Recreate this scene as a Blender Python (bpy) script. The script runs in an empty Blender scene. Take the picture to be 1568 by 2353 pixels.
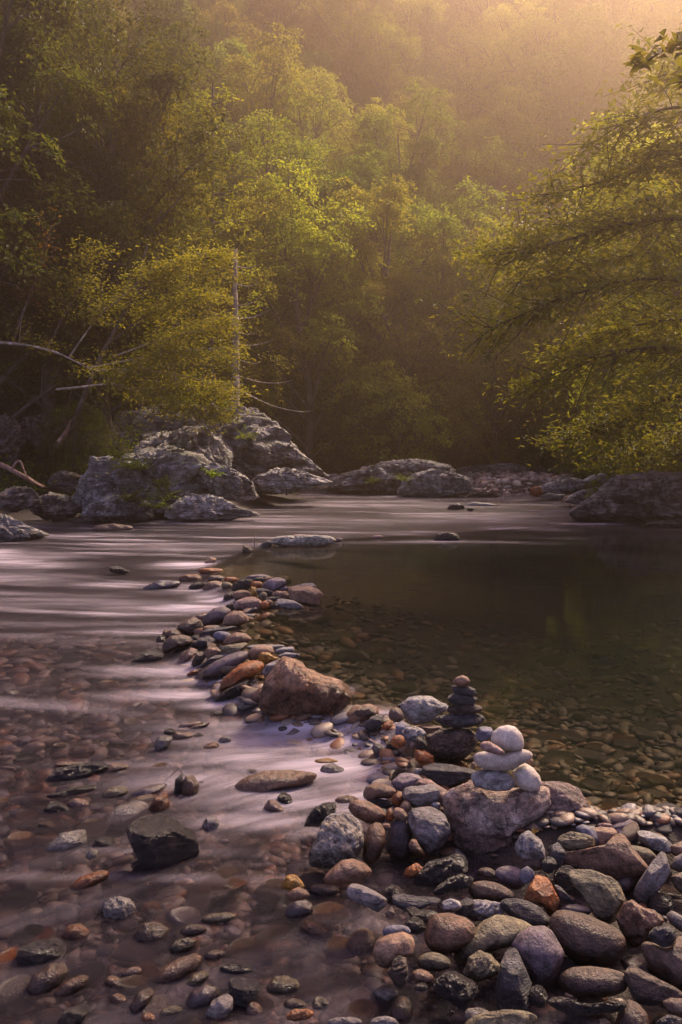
import bpy, math, random
import numpy as np
from mathutils import Vector
# ------------------------------------------------------------------ camera, world, sun, exposure
SC = bpy.context.scene
COL = SC.collection
FPX, HZ, CAMH = 1958.0, 1035.0, 1.6
PITCH = math.atan((1176.5 - HZ) / FPX)
cam_d = bpy.data.cameras.new("camera"); cam = bpy.data.objects.new("camera", cam_d); COL.objects.link(cam)
cam.location = (0, 0, CAMH); cam.rotation_euler = (math.pi / 2 - PITCH, 0, 0)
cam_d.sensor_fit = 'VERTICAL'; cam_d.sensor_height = 36; cam_d.lens = FPX / 2353 * 36
cam_d.clip_start = 0.05; cam_d.clip_end = 2000
SC.camera = cam
SUN_EL, SUN_AZ = math.radians(43), math.radians(36)
W = bpy.data.worlds.new("World"); SC.world = W; W.use_nodes = True
wn, wl_ = W.node_tree.nodes, W.node_tree.links
bg = wn['Background']
sky = wn.new('ShaderNodeTexSky'); sky.sky_type = 'NISHITA'; sky.sun_disc = False
sky.sun_elevation = SUN_EL; sky.sun_rotation = SUN_AZ; sky.dust_density = 2.5; sky.air_density = 1.0; sky.ozone_density = 2.0
tint = wn.new('ShaderNodeMixRGB'); tint.blend_type = 'MULTIPLY'; tint.inputs[0].default_value = 1
tint.inputs[2].default_value = (1.15, 0.84, 1.0, 1)
wl_.new(sky.outputs[0], tint.inputs[1]); wl_.new(tint.outputs[0], bg.inputs[0]); bg.inputs[1].default_value = 0.15
sd = bpy.data.lights.new("sun", 'SUN'); sun = bpy.data.objects.new("sun", sd); COL.objects.link(sun)
sd.energy = 5.0; sd.angle = math.radians(10); sd.color = (1.0, 0.82, 0.60)
SUNV = Vector((math.sin(SUN_AZ) * math.cos(SUN_EL), math.cos(SUN_AZ) * math.cos(SUN_EL), math.sin(SUN_EL)))
sun.rotation_euler = (-SUNV).to_track_quat('-Z', 'Y').to_euler(); sun.location = SUNV * 200
VS = SC.view_settings; VS.view_transform = 'Standard'; VS.look = 'None'; VS.gamma = 1; VS.exposure = 1.05
C = SC.cycles
C.max_bounces = 7; C.diffuse_bounces = 3; C.glossy_bounces = 3; C.transmission_bounces = 5; C.volume_bounces = 0
C.transparent_max_bounces = 12; C.caustics_reflective = False; C.caustics_refractive = False
C.sample_clamp_indirect = 4; C.sample_clamp_direct = 5; C.use_denoising = True

# ------------------------------------------------------------------ helpers
def rayd(px, py):
    u = (px - 784) / FPX; v = -(py - 1176.5) / FPX
    cp, sp = math.cos(PITCH), math.sin(PITCH)
    return np.array([u, cp + v * sp, -sp + v * cp])
CAM = np.array([0, 0, CAMH])
def at(px, py, Y):                      # point on the sight line at distance Y
    d = rayd(px, py); return CAM + d * (Y / d[1])
def onz(px, py, z=0.0):                 # point on the level plane z
    d = rayd(px, py); return CAM + d * ((z - CAMH) / d[2])
def proj(x, y, z):                      # arrays -> picture px (for laying things out)
    cp, sp = math.cos(PITCH), math.sin(PITCH)
    dz = z - CAMH
    f = y * cp - dz * sp; v = y * sp + dz * cp
    f = np.maximum(f, 0.05)
    return 784 + FPX * x / f, 1176.5 - FPX * v / f
def hash3(ix, iy, iz, s):
    h = (ix * 374761393 + iy * 668265263 + iz * 2147483647 + s * 1274126177) & 0xffffffff
    h = ((h ^ (h >> 13)) * 1274126177) & 0xffffffff
    h = ((h ^ (h >> 16)) * 2246822519) & 0xffffffff
    return ((h ^ (h >> 15)) & 0xffffff) / float(0xffffff)
def vnoise(P, s=0):                     # value noise, -1..1
    P = np.asarray(P, float); I = np.floor(P).astype(np.int64); F = P - I; F = F * F * F * (F * (F * 6 - 15) + 10)
    r = 0
    for dx in (0, 1):
        wx = F[:, 0] if dx else 1 - F[:, 0]
        for dy in (0, 1):
            wy = F[:, 1] if dy else 1 - F[:, 1]
            for dz in (0, 1):
                wz = F[:, 2] if dz else 1 - F[:, 2]
                r = r + wx * wy * wz * hash3(I[:, 0] + dx, I[:, 1] + dy, I[:, 2] + dz, s)
    return r * 2 - 1
def fbm(P, oct=4, s=0, gain=0.5):
    a, t, r = 1.0, 0.0, 0
    P = np.asarray(P, float)
    for o in range(oct):
        r = r + a * vnoise(P * (2 ** o) + 17.3 * o, s + o); t += a; a *= gain
    return r / t
def sstep(a, b, x):
    t = np.clip((x - a) / (b - a), 0, 1); return t * t * (3 - 2 * t)
def mesh_np(name, V, F, mat=None, smooth=True, attrs=None, uv=None):
    V = np.asarray(V, np.float32); F = np.asarray(F, np.int32)
    me = bpy.data.meshes.new(name); n, k = F.shape
    me.vertices.add(len(V)); me.vertices.foreach_set('co', V.ravel())
    me.loops.add(n * k); me.loops.foreach_set('vertex_index', F.ravel())
    me.polygons.add(n); me.polygons.foreach_set('loop_start', np.arange(0, n * k, k, dtype=np.int32))
    me.polygons.foreach_set('use_smooth', np.full(n, smooth))
    me.update(calc_edges=True)
    for an, av in (attrs or {}).items():
        a = me.attributes.new(an, 'FLOAT', 'POINT'); a.data.foreach_set('value', np.asarray(av, np.float32))
    if mat: me.materials.append(mat)
    return me
def add(name, me, parent=None, loc=(0, 0, 0)):
    o = bpy.data.objects.new(name, me); COL.objects.link(o); o.location = loc
    if parent: o.parent = parent
    return o
def tag(o, label=None, cat=None, group=None, kind=None):
    if label: o['label'] = label
    if cat: o['category'] = cat
    if group: o['group'] = group
    if kind: o['kind'] = kind
    return o
_ico = {}
def ico(sub):
    if sub not in _ico:
        import bmesh
        bm = bmesh.new(); bmesh.ops.create_icosphere(bm, subdivisions=sub, radius=1)
        V = np.array([v.co[:] for v in bm.verts]); F = np.array([[v.index for v in f.verts] for f in bm.faces]); bm.free()
        _ico[sub] = (V / np.linalg.norm(V, axis=1)[:, None], F)
    return _ico[sub]
def nrm(v): 
    v = np.asarray(v, float); return v / (np.linalg.norm(v) + 1e-9)

def tube(path, r0, r1, sides=7, V=None, F=None, wob=0.0, rs=None):
    """appends a tapered tube along path to lists V, F (quads)"""
    path = np.asarray(path, float); n = len(path)
    base = sum(len(v) for v in V)
    T = np.gradient(path, axis=0); T /= np.linalg.norm(T, axis=1)[:, None] + 1e-9
    up = np.array([0.31, 0.17, 0.93]); A = np.cross(T, up); A /= np.linalg.norm(A, axis=1)[:, None] + 1e-9; B = np.cross(T, A)
    ang = np.linspace(0, 2 * math.pi, sides, endpoint=False)
    R = np.linspace(r0, r1, n) if rs is None else np.asarray(rs)
    P = path[:, None, :] + R[:, None, None] * (np.cos(ang)[None, :, None] * A[:, None, :] + np.sin(ang)[None, :, None] * B[:, None, :])
    if wob: P += wob * R[:, None, None] * np.random.RandomState(n).normal(size=(n, sides, 1)) * (P - path[:, None, :]) / (R[:, None, None] + 1e-9)
    V.append(P.reshape(-1, 3))
    q = []
    for i in range(n - 1):
        for j in range(sides):
            a = base + i * sides + j; b = base + i * sides + (j + 1) % sides
            q.append((a, b, b + sides, a + sides))
    F.append(np.array(q))
def smooth_path(pts, n):
    pts = np.asarray(pts, float); m = len(pts)
    s = np.r_[0, np.cumsum(np.linalg.norm(np.diff(pts, axis=0), axis=1))]; t = np.linspace(0, s[-1], n)
    P = np.stack([np.interp(t, s, pts[:, k]) for k in range(3)], 1)
    for _ in range(max(1, n // m)):
        P[1:-1] = 0.25 * P[:-2] + 0.5 * P[1:-1] + 0.25 * P[2:]
    return P
def leaf_faces(Cn, N, D, S, fold=0.12, wid=0.5):
    """diamond leaves: centre, normal, direction, size -> verts, tris"""
    D = D - N * np.sum(D * N, 1)[:, None]; D /= np.linalg.norm(D, axis=1)[:, None] + 1e-9
    X = np.cross(N, D); S = S[:, None]
    b = Cn - D * S * 0.5; t = Cn + D * S * 0.5 - N * S * 0.08
    l = Cn - X * S * wid * 0.5 + N * S * fold; r = Cn + X * S * wid * 0.5 + N * S * fold
    V = np.stack([b, l, t, r], 1).reshape(-1, 3)
    i = np.arange(len(Cn))[:, None] * 4
    F = np.concatenate([i + np.array([[0, 2, 1]]), i + np.array([[0, 3, 2]])], 1).reshape(-1, 3)
    return V, F

# ------------------------------------------------------------------ materials
class NT:
    def __init__(s, name):
        s.m = bpy.data.materials.new(name); s.m.use_nodes = True; s.t = s.m.node_tree; s.t.nodes.clear()
        s.out = s.t.nodes.new('ShaderNodeOutputMaterial')
    def n(s, ty, **kw):
        nd = s.t.nodes.new('ShaderNode' + ty)
        for k, v in kw.items():
            if k.startswith('i_'): 
                key = k[2:].replace('_', ' ')
                nd.inputs[int(key) if key.isdigit() else key].default_value = v
            else: setattr(nd, k, v)
        return nd
    def l(s, a, b): s.t.links.new(a, b)
    def math(s, op, a, b=None, c=None, clamp=False):
        nd = s.n('Math', operation=op); nd.use_clamp = clamp
        for i, v in enumerate((a, b, c)):
            if v is None: continue
            if isinstance(v, (int, float)): nd.inputs[i].default_value = v
            else: s.l(v, nd.inputs[i])
        return nd.outputs[0]
    def mix(s, f, a, b, mode='MIX'):
        nd = s.n('MixRGB', blend_type=mode)
        for i, v in enumerate((f, a, b)):
            if isinstance(v, (int, float)): nd.inputs[i].default_value = v
            elif isinstance(v, tuple): nd.inputs[i].default_value = v if len(v) == 4 else (*v, 1)
            else: s.l(v, nd.inputs[i])
        return nd.outputs[0]
    def noise(s, vec, scale, detail=4, rough=0.55, dist=0.0):
        nd = s.n('TexNoise'); nd.inputs['Scale'].default_value = scale; nd.inputs['Detail'].default_value = detail
        nd.inputs['Roughness'].default_value = rough; nd.inputs['Distortion'].default_value = dist; s.l(vec, nd.inputs['Vector']); return nd.outputs['Fac']
    def map(s, x, a, b, c=0.0, d=1.0):
        nd = s.n('MapRange'); nd.clamp = True; nd.interpolation_type = 'SMOOTHSTEP'
        for i, v in enumerate((a, b, c, d)): nd.inputs[1 + i].default_value = v
        s.l(x, nd.inputs[0]); return nd.outputs[0]

def rock_mat(name, c1, c2, c3=None, speck=0.0, strata=0.0, rough=0.6, tex=1.0, moss=0.0, lichen=0.0, wetz=-0.06, big=False, vein=0.0, bump=0.5, wetall=0.0, vary=1.0):
    t = NT(name)
    tc = t.n('TexCoord'); oi = t.n('ObjectInfo'); geo = t.n('NewGeometry')
    off = t.n('VectorMath', operation='SCALE'); off.inputs[0].default_value = (37, 91, 53); t.l(oi.outputs['Random'], off.inputs['Scale'])
    vec = t.n('VectorMath', operation='ADD'); t.l(tc.outputs['Object'], vec.inputs[0]); t.l(off.outputs[0], vec.inputs[1]); vec = vec.outputs[0]
    s = tex * (0.14 if big else 1.0)
    n1 = t.noise(vec, 9 * s, 5, 0.6, 0.6); n2 = t.noise(vec, 34 * s, 6, 0.65); n3 = t.noise(vec, 150 * s, 3, 0.7)
    col = t.mix(t.map(n1, 0.36, 0.64), c1, c2)
    if c3: col = t.mix(t.map(t.noise(vec, 16 * s, 4, 0.6, 1.0), 0.54, 0.68), col, c3)
    vs = None
    if strata:
        mp = t.n('Mapping'); mp.inputs['Rotation'].default_value = (0.5, 0.35, 0.2); mp.inputs['Scale'].default_value = (1.2, 1.2, 9) ; t.l(vec, mp.inputs['Vector'])
        vs = t.noise(mp.outputs[0], 8 * s, 5, 0.65, 0.4)
        col = t.mix(t.math('MULTIPLY', t.map(vs, 0.42, 0.62), strata), col, tuple(x * 0.35 for x in c1), 'MIX')
    # fine value variation
    hv = t.n('HueSaturation'); t.l(col, hv.inputs['Color'])
    t.l(t.math('MULTIPLY', t.math('MULTIPLY_ADD', t.map(n2, 0.25, 0.75), 1.15 * vary, 1 - 0.58 * vary), t.math('MULTIPLY_ADD', t.map(n3, 0.3, 0.7), 0.5, 0.75)), hv.inputs['Value']); col = hv.outputs[0]
    var = t.n('HueSaturation'); t.l(col, var.inputs['Color']); t.l(t.math('MULTIPLY_ADD', oi.outputs['Random'], 0.4, 0.8), var.inputs['Value']); col = var.outputs[0]
    if speck:
        v = t.n('TexVoronoi'); v.inputs['Scale'].default_value = 190 * s; t.l(vec, v.inputs['Vector'])
        sm = t.math('MULTIPLY', t.map(v.outputs['Distance'], 0.30, 0.16), t.map(t.noise(vec, 60 * s, 2), 0.5, 0.62))
        col = t.mix(t.math('MULTIPLY', sm, speck), col, tuple(min(1, x * 2.3 + 0.05) for x in c2))
    if vein:
        w = t.n('TexVoronoi', feature='DISTANCE_TO_EDGE'); w.inputs['Scale'].default_value = 6 * s
        ds = t.n('VectorMath', operation='ADD'); t.l(vec, ds.inputs[0]); cn = t.n('TexNoise'); cn.inputs['Scale'].default_value = 12 * s; t.l(vec, cn.inputs['Vector'])
        sc2 = t.n('VectorMath', operation='SCALE'); sc2.inputs['Scale'].default_value = 0.12 / s; t.l(cn.outputs['Color'], sc2.inputs[0]); t.l(sc2.outputs[0], ds.inputs[1]); t.l(ds.outputs[0], w.inputs['Vector'])
        col = t.mix(t.math('MULTIPLY', t.map(w.outputs['Distance'], 0.035, 0.0), vein), col, (0.02, 0.017, 0.016))
    if lichen:
        lm = t.math('MULTIPLY', t.map(t.noise(vec, 22 * s, 6, 0.75), 0.53, 0.60), t.map(t.noise(vec, 5 * s, 3), 0.40, 0.55))
        col = t.mix(t.math('MULTIPLY', lm, lichen), col, (0.55, 0.52, 0.47))
        dm = t.math('MULTIPLY', t.map(t.noise(vec, 30 * s, 6, 0.7, 0.5), 0.55, 0.62), t.map(t.noise(vec, 6 * s, 3), 0.62, 0.45))
        col = t.mix(t.math('MULTIPLY', dm, 0.85 * lichen), col, (0.035, 0.03, 0.028))
    if moss:
        sx = t.n('SeparateXYZ'); t.l(geo.outputs['Normal'], sx.inputs[0])
        mm = t.math('MULTIPLY', t.map(sx.outputs[2], 0.0, 0.7), t.map(t.noise(vec, 7 * s, 5, 0.65), 0.50, 0.60))
        col = t.mix(t.math('MULTIPLY', mm, moss), col, t.mix(n2, (0.035, 0.05, 0.008), (0.12, 0.14, 0.02)))
    # wet band near the water
    sp = t.n('SeparateXYZ'); t.l(geo.outputs['Position'], sp.inputs[0])
    zz = t.math('MULTIPLY_ADD', n1, -0.10, sp.outputs[2])
    wet = t.map(zz, wetz + 0.015, wetz - 0.03)
    if wetall: wet = t.math('MAXIMUM', wet, t.math('MULTIPLY', t.map(n1, 0.25, 0.45), wetall))
    col = t.mix(wet, col, t.mix(1.0, col, (0.42, 0.38, 0.36), 'MULTIPLY'))
    b = t.n('BsdfPrincipled'); t.l(col, b.inputs['Base Color']); b.inputs['Specular IOR Level'].default_value = 0.5
    r = t.math('MULTIPLY_ADD', n2, 0.35, rough - 0.17)
    rr = t.n('Mix'); rr.data_type = 'FLOAT'; t.l(wet, rr.inputs[0]); t.l(r, rr.inputs[2]); rr.inputs[3].default_value = 0.24; t.l(rr.outputs[0], b.inputs['Roughness'])
    h = t.math('ADD', t.math('MULTIPLY', n2, 1.0), t.math('MULTIPLY', n3, 0.25))
    if vs is not None: h = t.math('ADD', h, t.math('MULTIPLY', vs, 1.6 * strata))
    bp = t.n('Bump'); bp.inputs['Strength'].default_value = min(1, bump * 1.3); bp.inputs['Distance'].default_value = 0.03 / s; t.l(h, bp.inputs['Height']); t.l(bp.outputs[0], b.inputs['Normal'])
    t.l(b.outputs[0], t.out.inputs[0]); return t.m
RM = {
 'tan':   rock_mat('tan_stone', (0.190, 0.105, 0.067), (0.251, 0.158, 0.102), (0.151, 0.089, 0.066), speck=0.5),
 'pale':  rock_mat('pale_stone', (0.395, 0.334, 0.286), (0.477, 0.417, 0.361), None, speck=0.25, bump=0.2, rough=0.75, vary=0.35),
 'hero':  rock_mat('pink_granite', (0.296, 0.181, 0.135), (0.555, 0.428, 0.360), (0.088, 0.057, 0.057), speck=0.7, vein=0.45, bump=0.8, rough=0.7, tex=0.8),
 'heror': rock_mat('dark_granite', (0.124, 0.078, 0.070), (0.207, 0.145, 0.130), (0.055, 0.035, 0.039), speck=0.5, vein=0.5, bump=0.9, strata=0.3, tex=0.8),
 'bould': rock_mat('brown_boulder', (0.189, 0.086, 0.039), (0.320, 0.191, 0.123), (0.078, 0.040, 0.025), speck=0.6, bump=0.9, rough=0.6, wetz=0.10, tex=0.8),
 'grey':  rock_mat('grey_stone', (0.142, 0.118, 0.118), (0.194, 0.170, 0.170), (0.089, 0.074, 0.074), strata=0.35),
 'light': rock_mat('light_grey_stone', (0.209, 0.194, 0.194), (0.291, 0.276, 0.260), (0.118, 0.103, 0.103), strata=0.3),
 'blue':  rock_mat('blue_grey_stone', (0.087, 0.083, 0.114), (0.124, 0.116, 0.155), None, strata=0.15, bump=0.35),
 'purple':rock_mat('purple_stone', (0.093, 0.066, 0.078), (0.140, 0.105, 0.120), None, bump=0.35),
 'brown': rock_mat('brown_stone', (0.129, 0.063, 0.036), (0.190, 0.105, 0.067), (0.077, 0.038, 0.023), speck=0.4, rough=0.40),
 'umber': rock_mat('umber_stone', (0.072, 0.041, 0.029), (0.113, 0.069, 0.049), None, speck=0.7, rough=0.42),
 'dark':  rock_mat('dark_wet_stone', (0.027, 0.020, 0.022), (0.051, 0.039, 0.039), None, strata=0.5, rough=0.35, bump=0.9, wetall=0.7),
 'slate': rock_mat('slate', (0.049, 0.044, 0.051), (0.087, 0.076, 0.083), (0.030, 0.023, 0.026), strata=0.6, bump=0.9, rough=0.5),
 'rust':  rock_mat('rust_stone', (0.203, 0.048, 0.004), (0.237, 0.090, 0.025), (0.113, 0.028, 0.009), strata=0.15, rough=0.45),
 'ochre': rock_mat('ochre_stone', (0.332, 0.146, 0.004), (0.375, 0.219, 0.049), (0.201, 0.070, 0.004), rough=0.45, wetall=0.3),
 'lich':  rock_mat('mottled_stone', (0.200, 0.161, 0.122), (0.295, 0.264, 0.233), (0.073, 0.057, 0.042), lichen=0.8, strata=0.3, bump=1.0),
 'olive': rock_mat('olive_stone', (0.123, 0.096, 0.053), (0.183, 0.152, 0.091), (0.080, 0.056, 0.041), strata=0.4),
 'rough': rock_mat('ribbed_stone', (0.099, 0.068, 0.052), (0.167, 0.113, 0.086), (0.049, 0.033, 0.030), strata=0.9, bump=1.2, tex=0.8),
 'cream': rock_mat('cream_lichen_stone', (0.437, 0.393, 0.315), (0.594, 0.550, 0.480), (0.122, 0.105, 0.070), lichen=0.5, strata=0.3, bump=1.0, tex=0.5, wetz=-0.02),
 'marble':rock_mat('marbled_stone', (0.242, 0.227, 0.242), (0.320, 0.296, 0.296), (0.083, 0.067, 0.075), vein=0.8, strata=0.3),
 'pinks': rock_mat('pink_stone', (0.237, 0.136, 0.113), (0.283, 0.183, 0.159), (0.178, 0.091, 0.070), rough=0.6),
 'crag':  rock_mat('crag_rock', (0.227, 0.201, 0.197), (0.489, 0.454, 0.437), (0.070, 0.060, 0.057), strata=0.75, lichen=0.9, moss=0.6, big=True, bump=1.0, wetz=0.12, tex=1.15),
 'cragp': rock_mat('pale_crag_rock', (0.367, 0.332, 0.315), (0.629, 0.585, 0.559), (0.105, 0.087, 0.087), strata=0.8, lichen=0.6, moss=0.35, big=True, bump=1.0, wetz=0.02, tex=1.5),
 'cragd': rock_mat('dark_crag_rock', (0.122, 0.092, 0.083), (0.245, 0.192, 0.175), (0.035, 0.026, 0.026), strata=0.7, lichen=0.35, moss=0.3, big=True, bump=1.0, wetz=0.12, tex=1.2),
}
def pebble_mat(name, wetz=None, pal=None):
    t = NT(name); g = t.n('NewGeometry'); tc = t.n('TexCoord')
    cr = t.n('ValToRGB'); t.l(g.outputs['Random Per Island'], cr.inputs[0]); e = cr.color_ramp; e.interpolation = 'CONSTANT'
    pal = pal or [(0.11, 0.055, 0.032), (0.05, 0.034, 0.028), (0.17, 0.11, 0.075), (0.07, 0.058, 0.06), (0.16, 0.06, 0.025), (0.035, 0.026, 0.024), (0.24, 0.19, 0.15), (0.09, 0.062, 0.042), (0.13, 0.115, 0.125), (0.06, 0.04, 0.03)]
    e.elements[0].color = (*pal[0], 1); e.elements[1].position = 1 / len(pal); e.elements[1].color = (*pal[1], 1)
    for i in range(2, len(pal)):
        el = e.elements.new(i / len(pal)); el.color = (*pal[i], 1)
    n = t.noise(tc.outputs['Object'], 30, 5, 0.65); n2 = t.noise(tc.outputs['Object'], 110, 3)
    hv = t.n('HueSaturation'); t.l(cr.outputs[0], hv.inputs['Color']); t.l(t.math('MULTIPLY_ADD', n, 1.1, 0.45), hv.inputs['Value'])
    b = t.n('BsdfPrincipled'); t.l(hv.outputs[0], b.inputs['Base Color']); b.inputs['Roughness'].default_value = 0.5
    bp = t.n('Bump'); bp.inputs['Strength'].default_value = 0.4; bp.inputs['Distance'].default_value = 0.01; t.l(n2, bp.inputs['Height']); t.l(bp.outputs[0], b.inputs['Normal'])
    t.l(b.outputs[0], t.out.inputs[0]); return t.m
PEB = pebble_mat('river_bed_pebbles'); 
PEBD = pebble_mat('gravel_bar_pebbles', pal=[(0.42, 0.30, 0.25), (0.34, 0.24, 0.20), (0.50, 0.38, 0.32), (0.30, 0.24, 0.22), (0.38, 0.25, 0.18), (0.25, 0.18, 0.16), (0.55, 0.45, 0.38)])

def leaf_mat(name, cols, trans=0.65, gloss=0.6, autumn=0.0):
    t = NT(name); g = t.n('NewGeometry'); oi = t.n('ObjectInfo')
    cr = t.n('ValToRGB'); t.l(g.outputs['Random Per Island'], cr.inputs[0]); e = cr.color_ramp
    e.elements[0].color = (*cols[0], 1); e.elements[1].color = (*cols[-1], 1)
    for i in range(1, len(cols) - 1):
        el = e.elements.new(i / (len(cols) - 1)); el.color = (*cols[i], 1)
    hv = t.n('HueSaturation'); t.l(cr.outputs[0], hv.inputs['Color'])
    t.l(t.math('MULTIPLY_ADD', oi.outputs['Random'], 0.035, 0.478), hv.inputs['Hue'])
    r2 = t.math('FRACT', t.math('MULTIPLY', oi.outputs['Random'], 7.31))
    t.l(t.math('MULTIPLY_ADD', r2, 0.7, 0.68), hv.inputs['Value'])
    d = t.n('BsdfPrincipled'); t.l(hv.outputs[0], d.inputs['Base Color']); d.inputs['Roughness'].default_value = gloss
    tr = t.n('BsdfTranslucent'); t.l(t.mix(1.0, hv.outputs[0], (1.5, 1.35, 0.5), 'MULTIPLY'), tr.inputs[0])
    mx = t.n('MixShader'); mx.inputs[0].default_value = trans; t.l(d.outputs[0], mx.inputs[1]); t.l(tr.outputs[0], mx.inputs[2])
    t.l(mx.outputs[0], t.out.inputs[0]); return t.m
LM = {
 'green': leaf_mat('green_leaves', [(0.074, 0.116, 0.014), (0.118, 0.170, 0.021), (0.177, 0.215, 0.029), (0.088, 0.143, 0.021)]),
 'bright': leaf_mat('bright_leaves', [(0.177, 0.233, 0.026), (0.250, 0.296, 0.035), (0.324, 0.340, 0.050), (0.162, 0.215, 0.032)]),
 'olive': leaf_mat('olive_leaves', [(0.103, 0.116, 0.021), (0.162, 0.161, 0.029), (0.206, 0.188, 0.035), (0.118, 0.134, 0.021)]),
 'dark': leaf_mat('shade_toned_leaves', [(0.03, 0.045, 0.010), (0.05, 0.065, 0.012), (0.075, 0.08, 0.014), (0.035, 0.05, 0.012)]),  # gloom of the left bank put into the leaf colour
 'pine': leaf_mat('pine_needles', [(0.059, 0.108, 0.032), (0.096, 0.143, 0.039), (0.132, 0.161, 0.044)], trans=0.25),
 'near': leaf_mat('near_leaves', [(0.10, 0.115, 0.020), (0.14, 0.155, 0.026), (0.17, 0.16, 0.03), (0.08, 0.10, 0.018)], trans=0.55, gloss=0.6),
 'red': leaf_mat('rust_leaves', [(0.250, 0.108, 0.035), (0.162, 0.125, 0.035), (0.294, 0.179, 0.053)]),
 'under': leaf_mat('undergrowth_leaves', [(0.044, 0.081, 0.014), (0.088, 0.134, 0.018), (0.132, 0.161, 0.021), (0.074, 0.090, 0.021)]),
}
def bark_mat(name, c1, c2):
    t = NT(name); tc = t.n('TexCoord'); mp = t.n('Mapping'); mp.inputs['Scale'].default_value = (6, 6, 1.2); t.l(tc.outputs['Object'], mp.inputs['Vector'])
    n = t.noise(mp.outputs[0], 3, 6, 0.7); n2 = t.noise(tc.outputs['Object'], 2.5, 4)
    col = t.mix(t.map(n, 0.35, 0.65), c1, c2); col = t.mix(t.map(n2, 0.55, 0.65), col, tuple(min(1, x * 1.5) for x in c2))
    b = t.n('BsdfPrincipled'); t.l(col, b.inputs['Base Color']); b.inputs['Roughness'].default_value = 0.85
    bp = t.n('Bump'); bp.inputs['Strength'].default_value = 0.8; bp.inputs['Distance'].default_value = 0.03; t.l(n, bp.inputs['Height']); t.l(bp.outputs[0], b.inputs['Normal'])
    t.l(b.outputs[0], t.out.inputs[0]); return t.m
BARK = bark_mat('bark', (0.05, 0.038, 0.03), (0.13, 0.10, 0.085)); BARKP = bark_mat('pale_bark', (0.22, 0.17, 0.14), (0.45, 0.38, 0.33))
BARKD = bark_mat('dark_bark', (0.025, 0.018, 0.015), (0.06, 0.045, 0.035)); DRIFT = bark_mat('driftwood', (0.20, 0.11, 0.08), (0.34, 0.22, 0.18))

# ------------------------------------------------------------------ terrain
def pl(ptsD, z=0.0): return np.array([onz(a, b, z)[:2] for a, b in ptsD])
DAM = pl([(760, 1240), (640, 1247), (560, 1272), (490, 1300), (520, 1330), (590, 1372), (560, 1420), (470, 1455), (520, 1500), (590, 1560), (690, 1615), (810, 1640), (900, 1655), (965, 1700), (1010, 1790), (1100, 1850), (1250, 1885), (1400, 1900), (1568, 1890)])
DAM = np.vstack([DAM, [[2.6, 3.35], [6, 3.0], [14, 2.5]]])
def poly_sd(x, y, P, closed=False):
    """distance to the polyline and sign (left side of its direction > 0)"""
    best = np.full(x.shape, 1e9); sg = np.ones(x.shape)
    n = len(P) - (0 if closed else 1)
    for i in range(n):
        a = P[i]; b = P[(i + 1) % len(P)]; d = b - a; L2 = d @ d
        t = np.clip(((x - a[0]) * d[0] + (y - a[1]) * d[1]) / L2, 0, 1)
        dx = x - a[0] - t * d[0]; dy = y - a[1] - t * d[1]; q = dx * dx + dy * dy
        c = d[0] * dy - d[1] * dx
        m = q < best - 1e-12; best = np.where(m, q, best); sg = np.where(m, np.sign(c), sg)
    return np.sqrt(best), sg
SHORE = np.array([(-60, 11), (-14, 15.5), (-8.5, 18), (-6.5, 20.5), (-3, 21.5), (-1.8, 25), (-1.3, 34), (-0.3, 38), (4.5, 38.5), (5.2, 32), (8.6, 31), (9.0, 27.5), (7.4, 24), (6.6, 20.5), (8.3, 18.3), (8, 13), (7, 8), (7, 2), (9, -12), (-60, -12)], float)
def inside(x, y, P):
    r = np.zeros(x.shape, bool); j = len(P) - 1
    for i in range(len(P)):
        xi, yi = P[i]; xj, yj = P[j]
        c = ((yi > y) != (yj > y)) & (x < (xj - xi) * (y - yi) / (yj - yi + 1e-12) + xi)
        r ^= c; j = i
    return r
def side(x, y):
    d, s = poly_sd(x, y, DAM); return d * s          # >0 = pool
LOW = -0.13
def lowlev(x, y): return LOW * (1 - sstep(8.5, 15.0, y))
def wlevel(x, y):
    sd_ = side(x, y); k = sstep(-0.30, 0.10, sd_ / (1 + 0.04 * y))
    return lowlev(x, y) * (1 - k)
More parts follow.
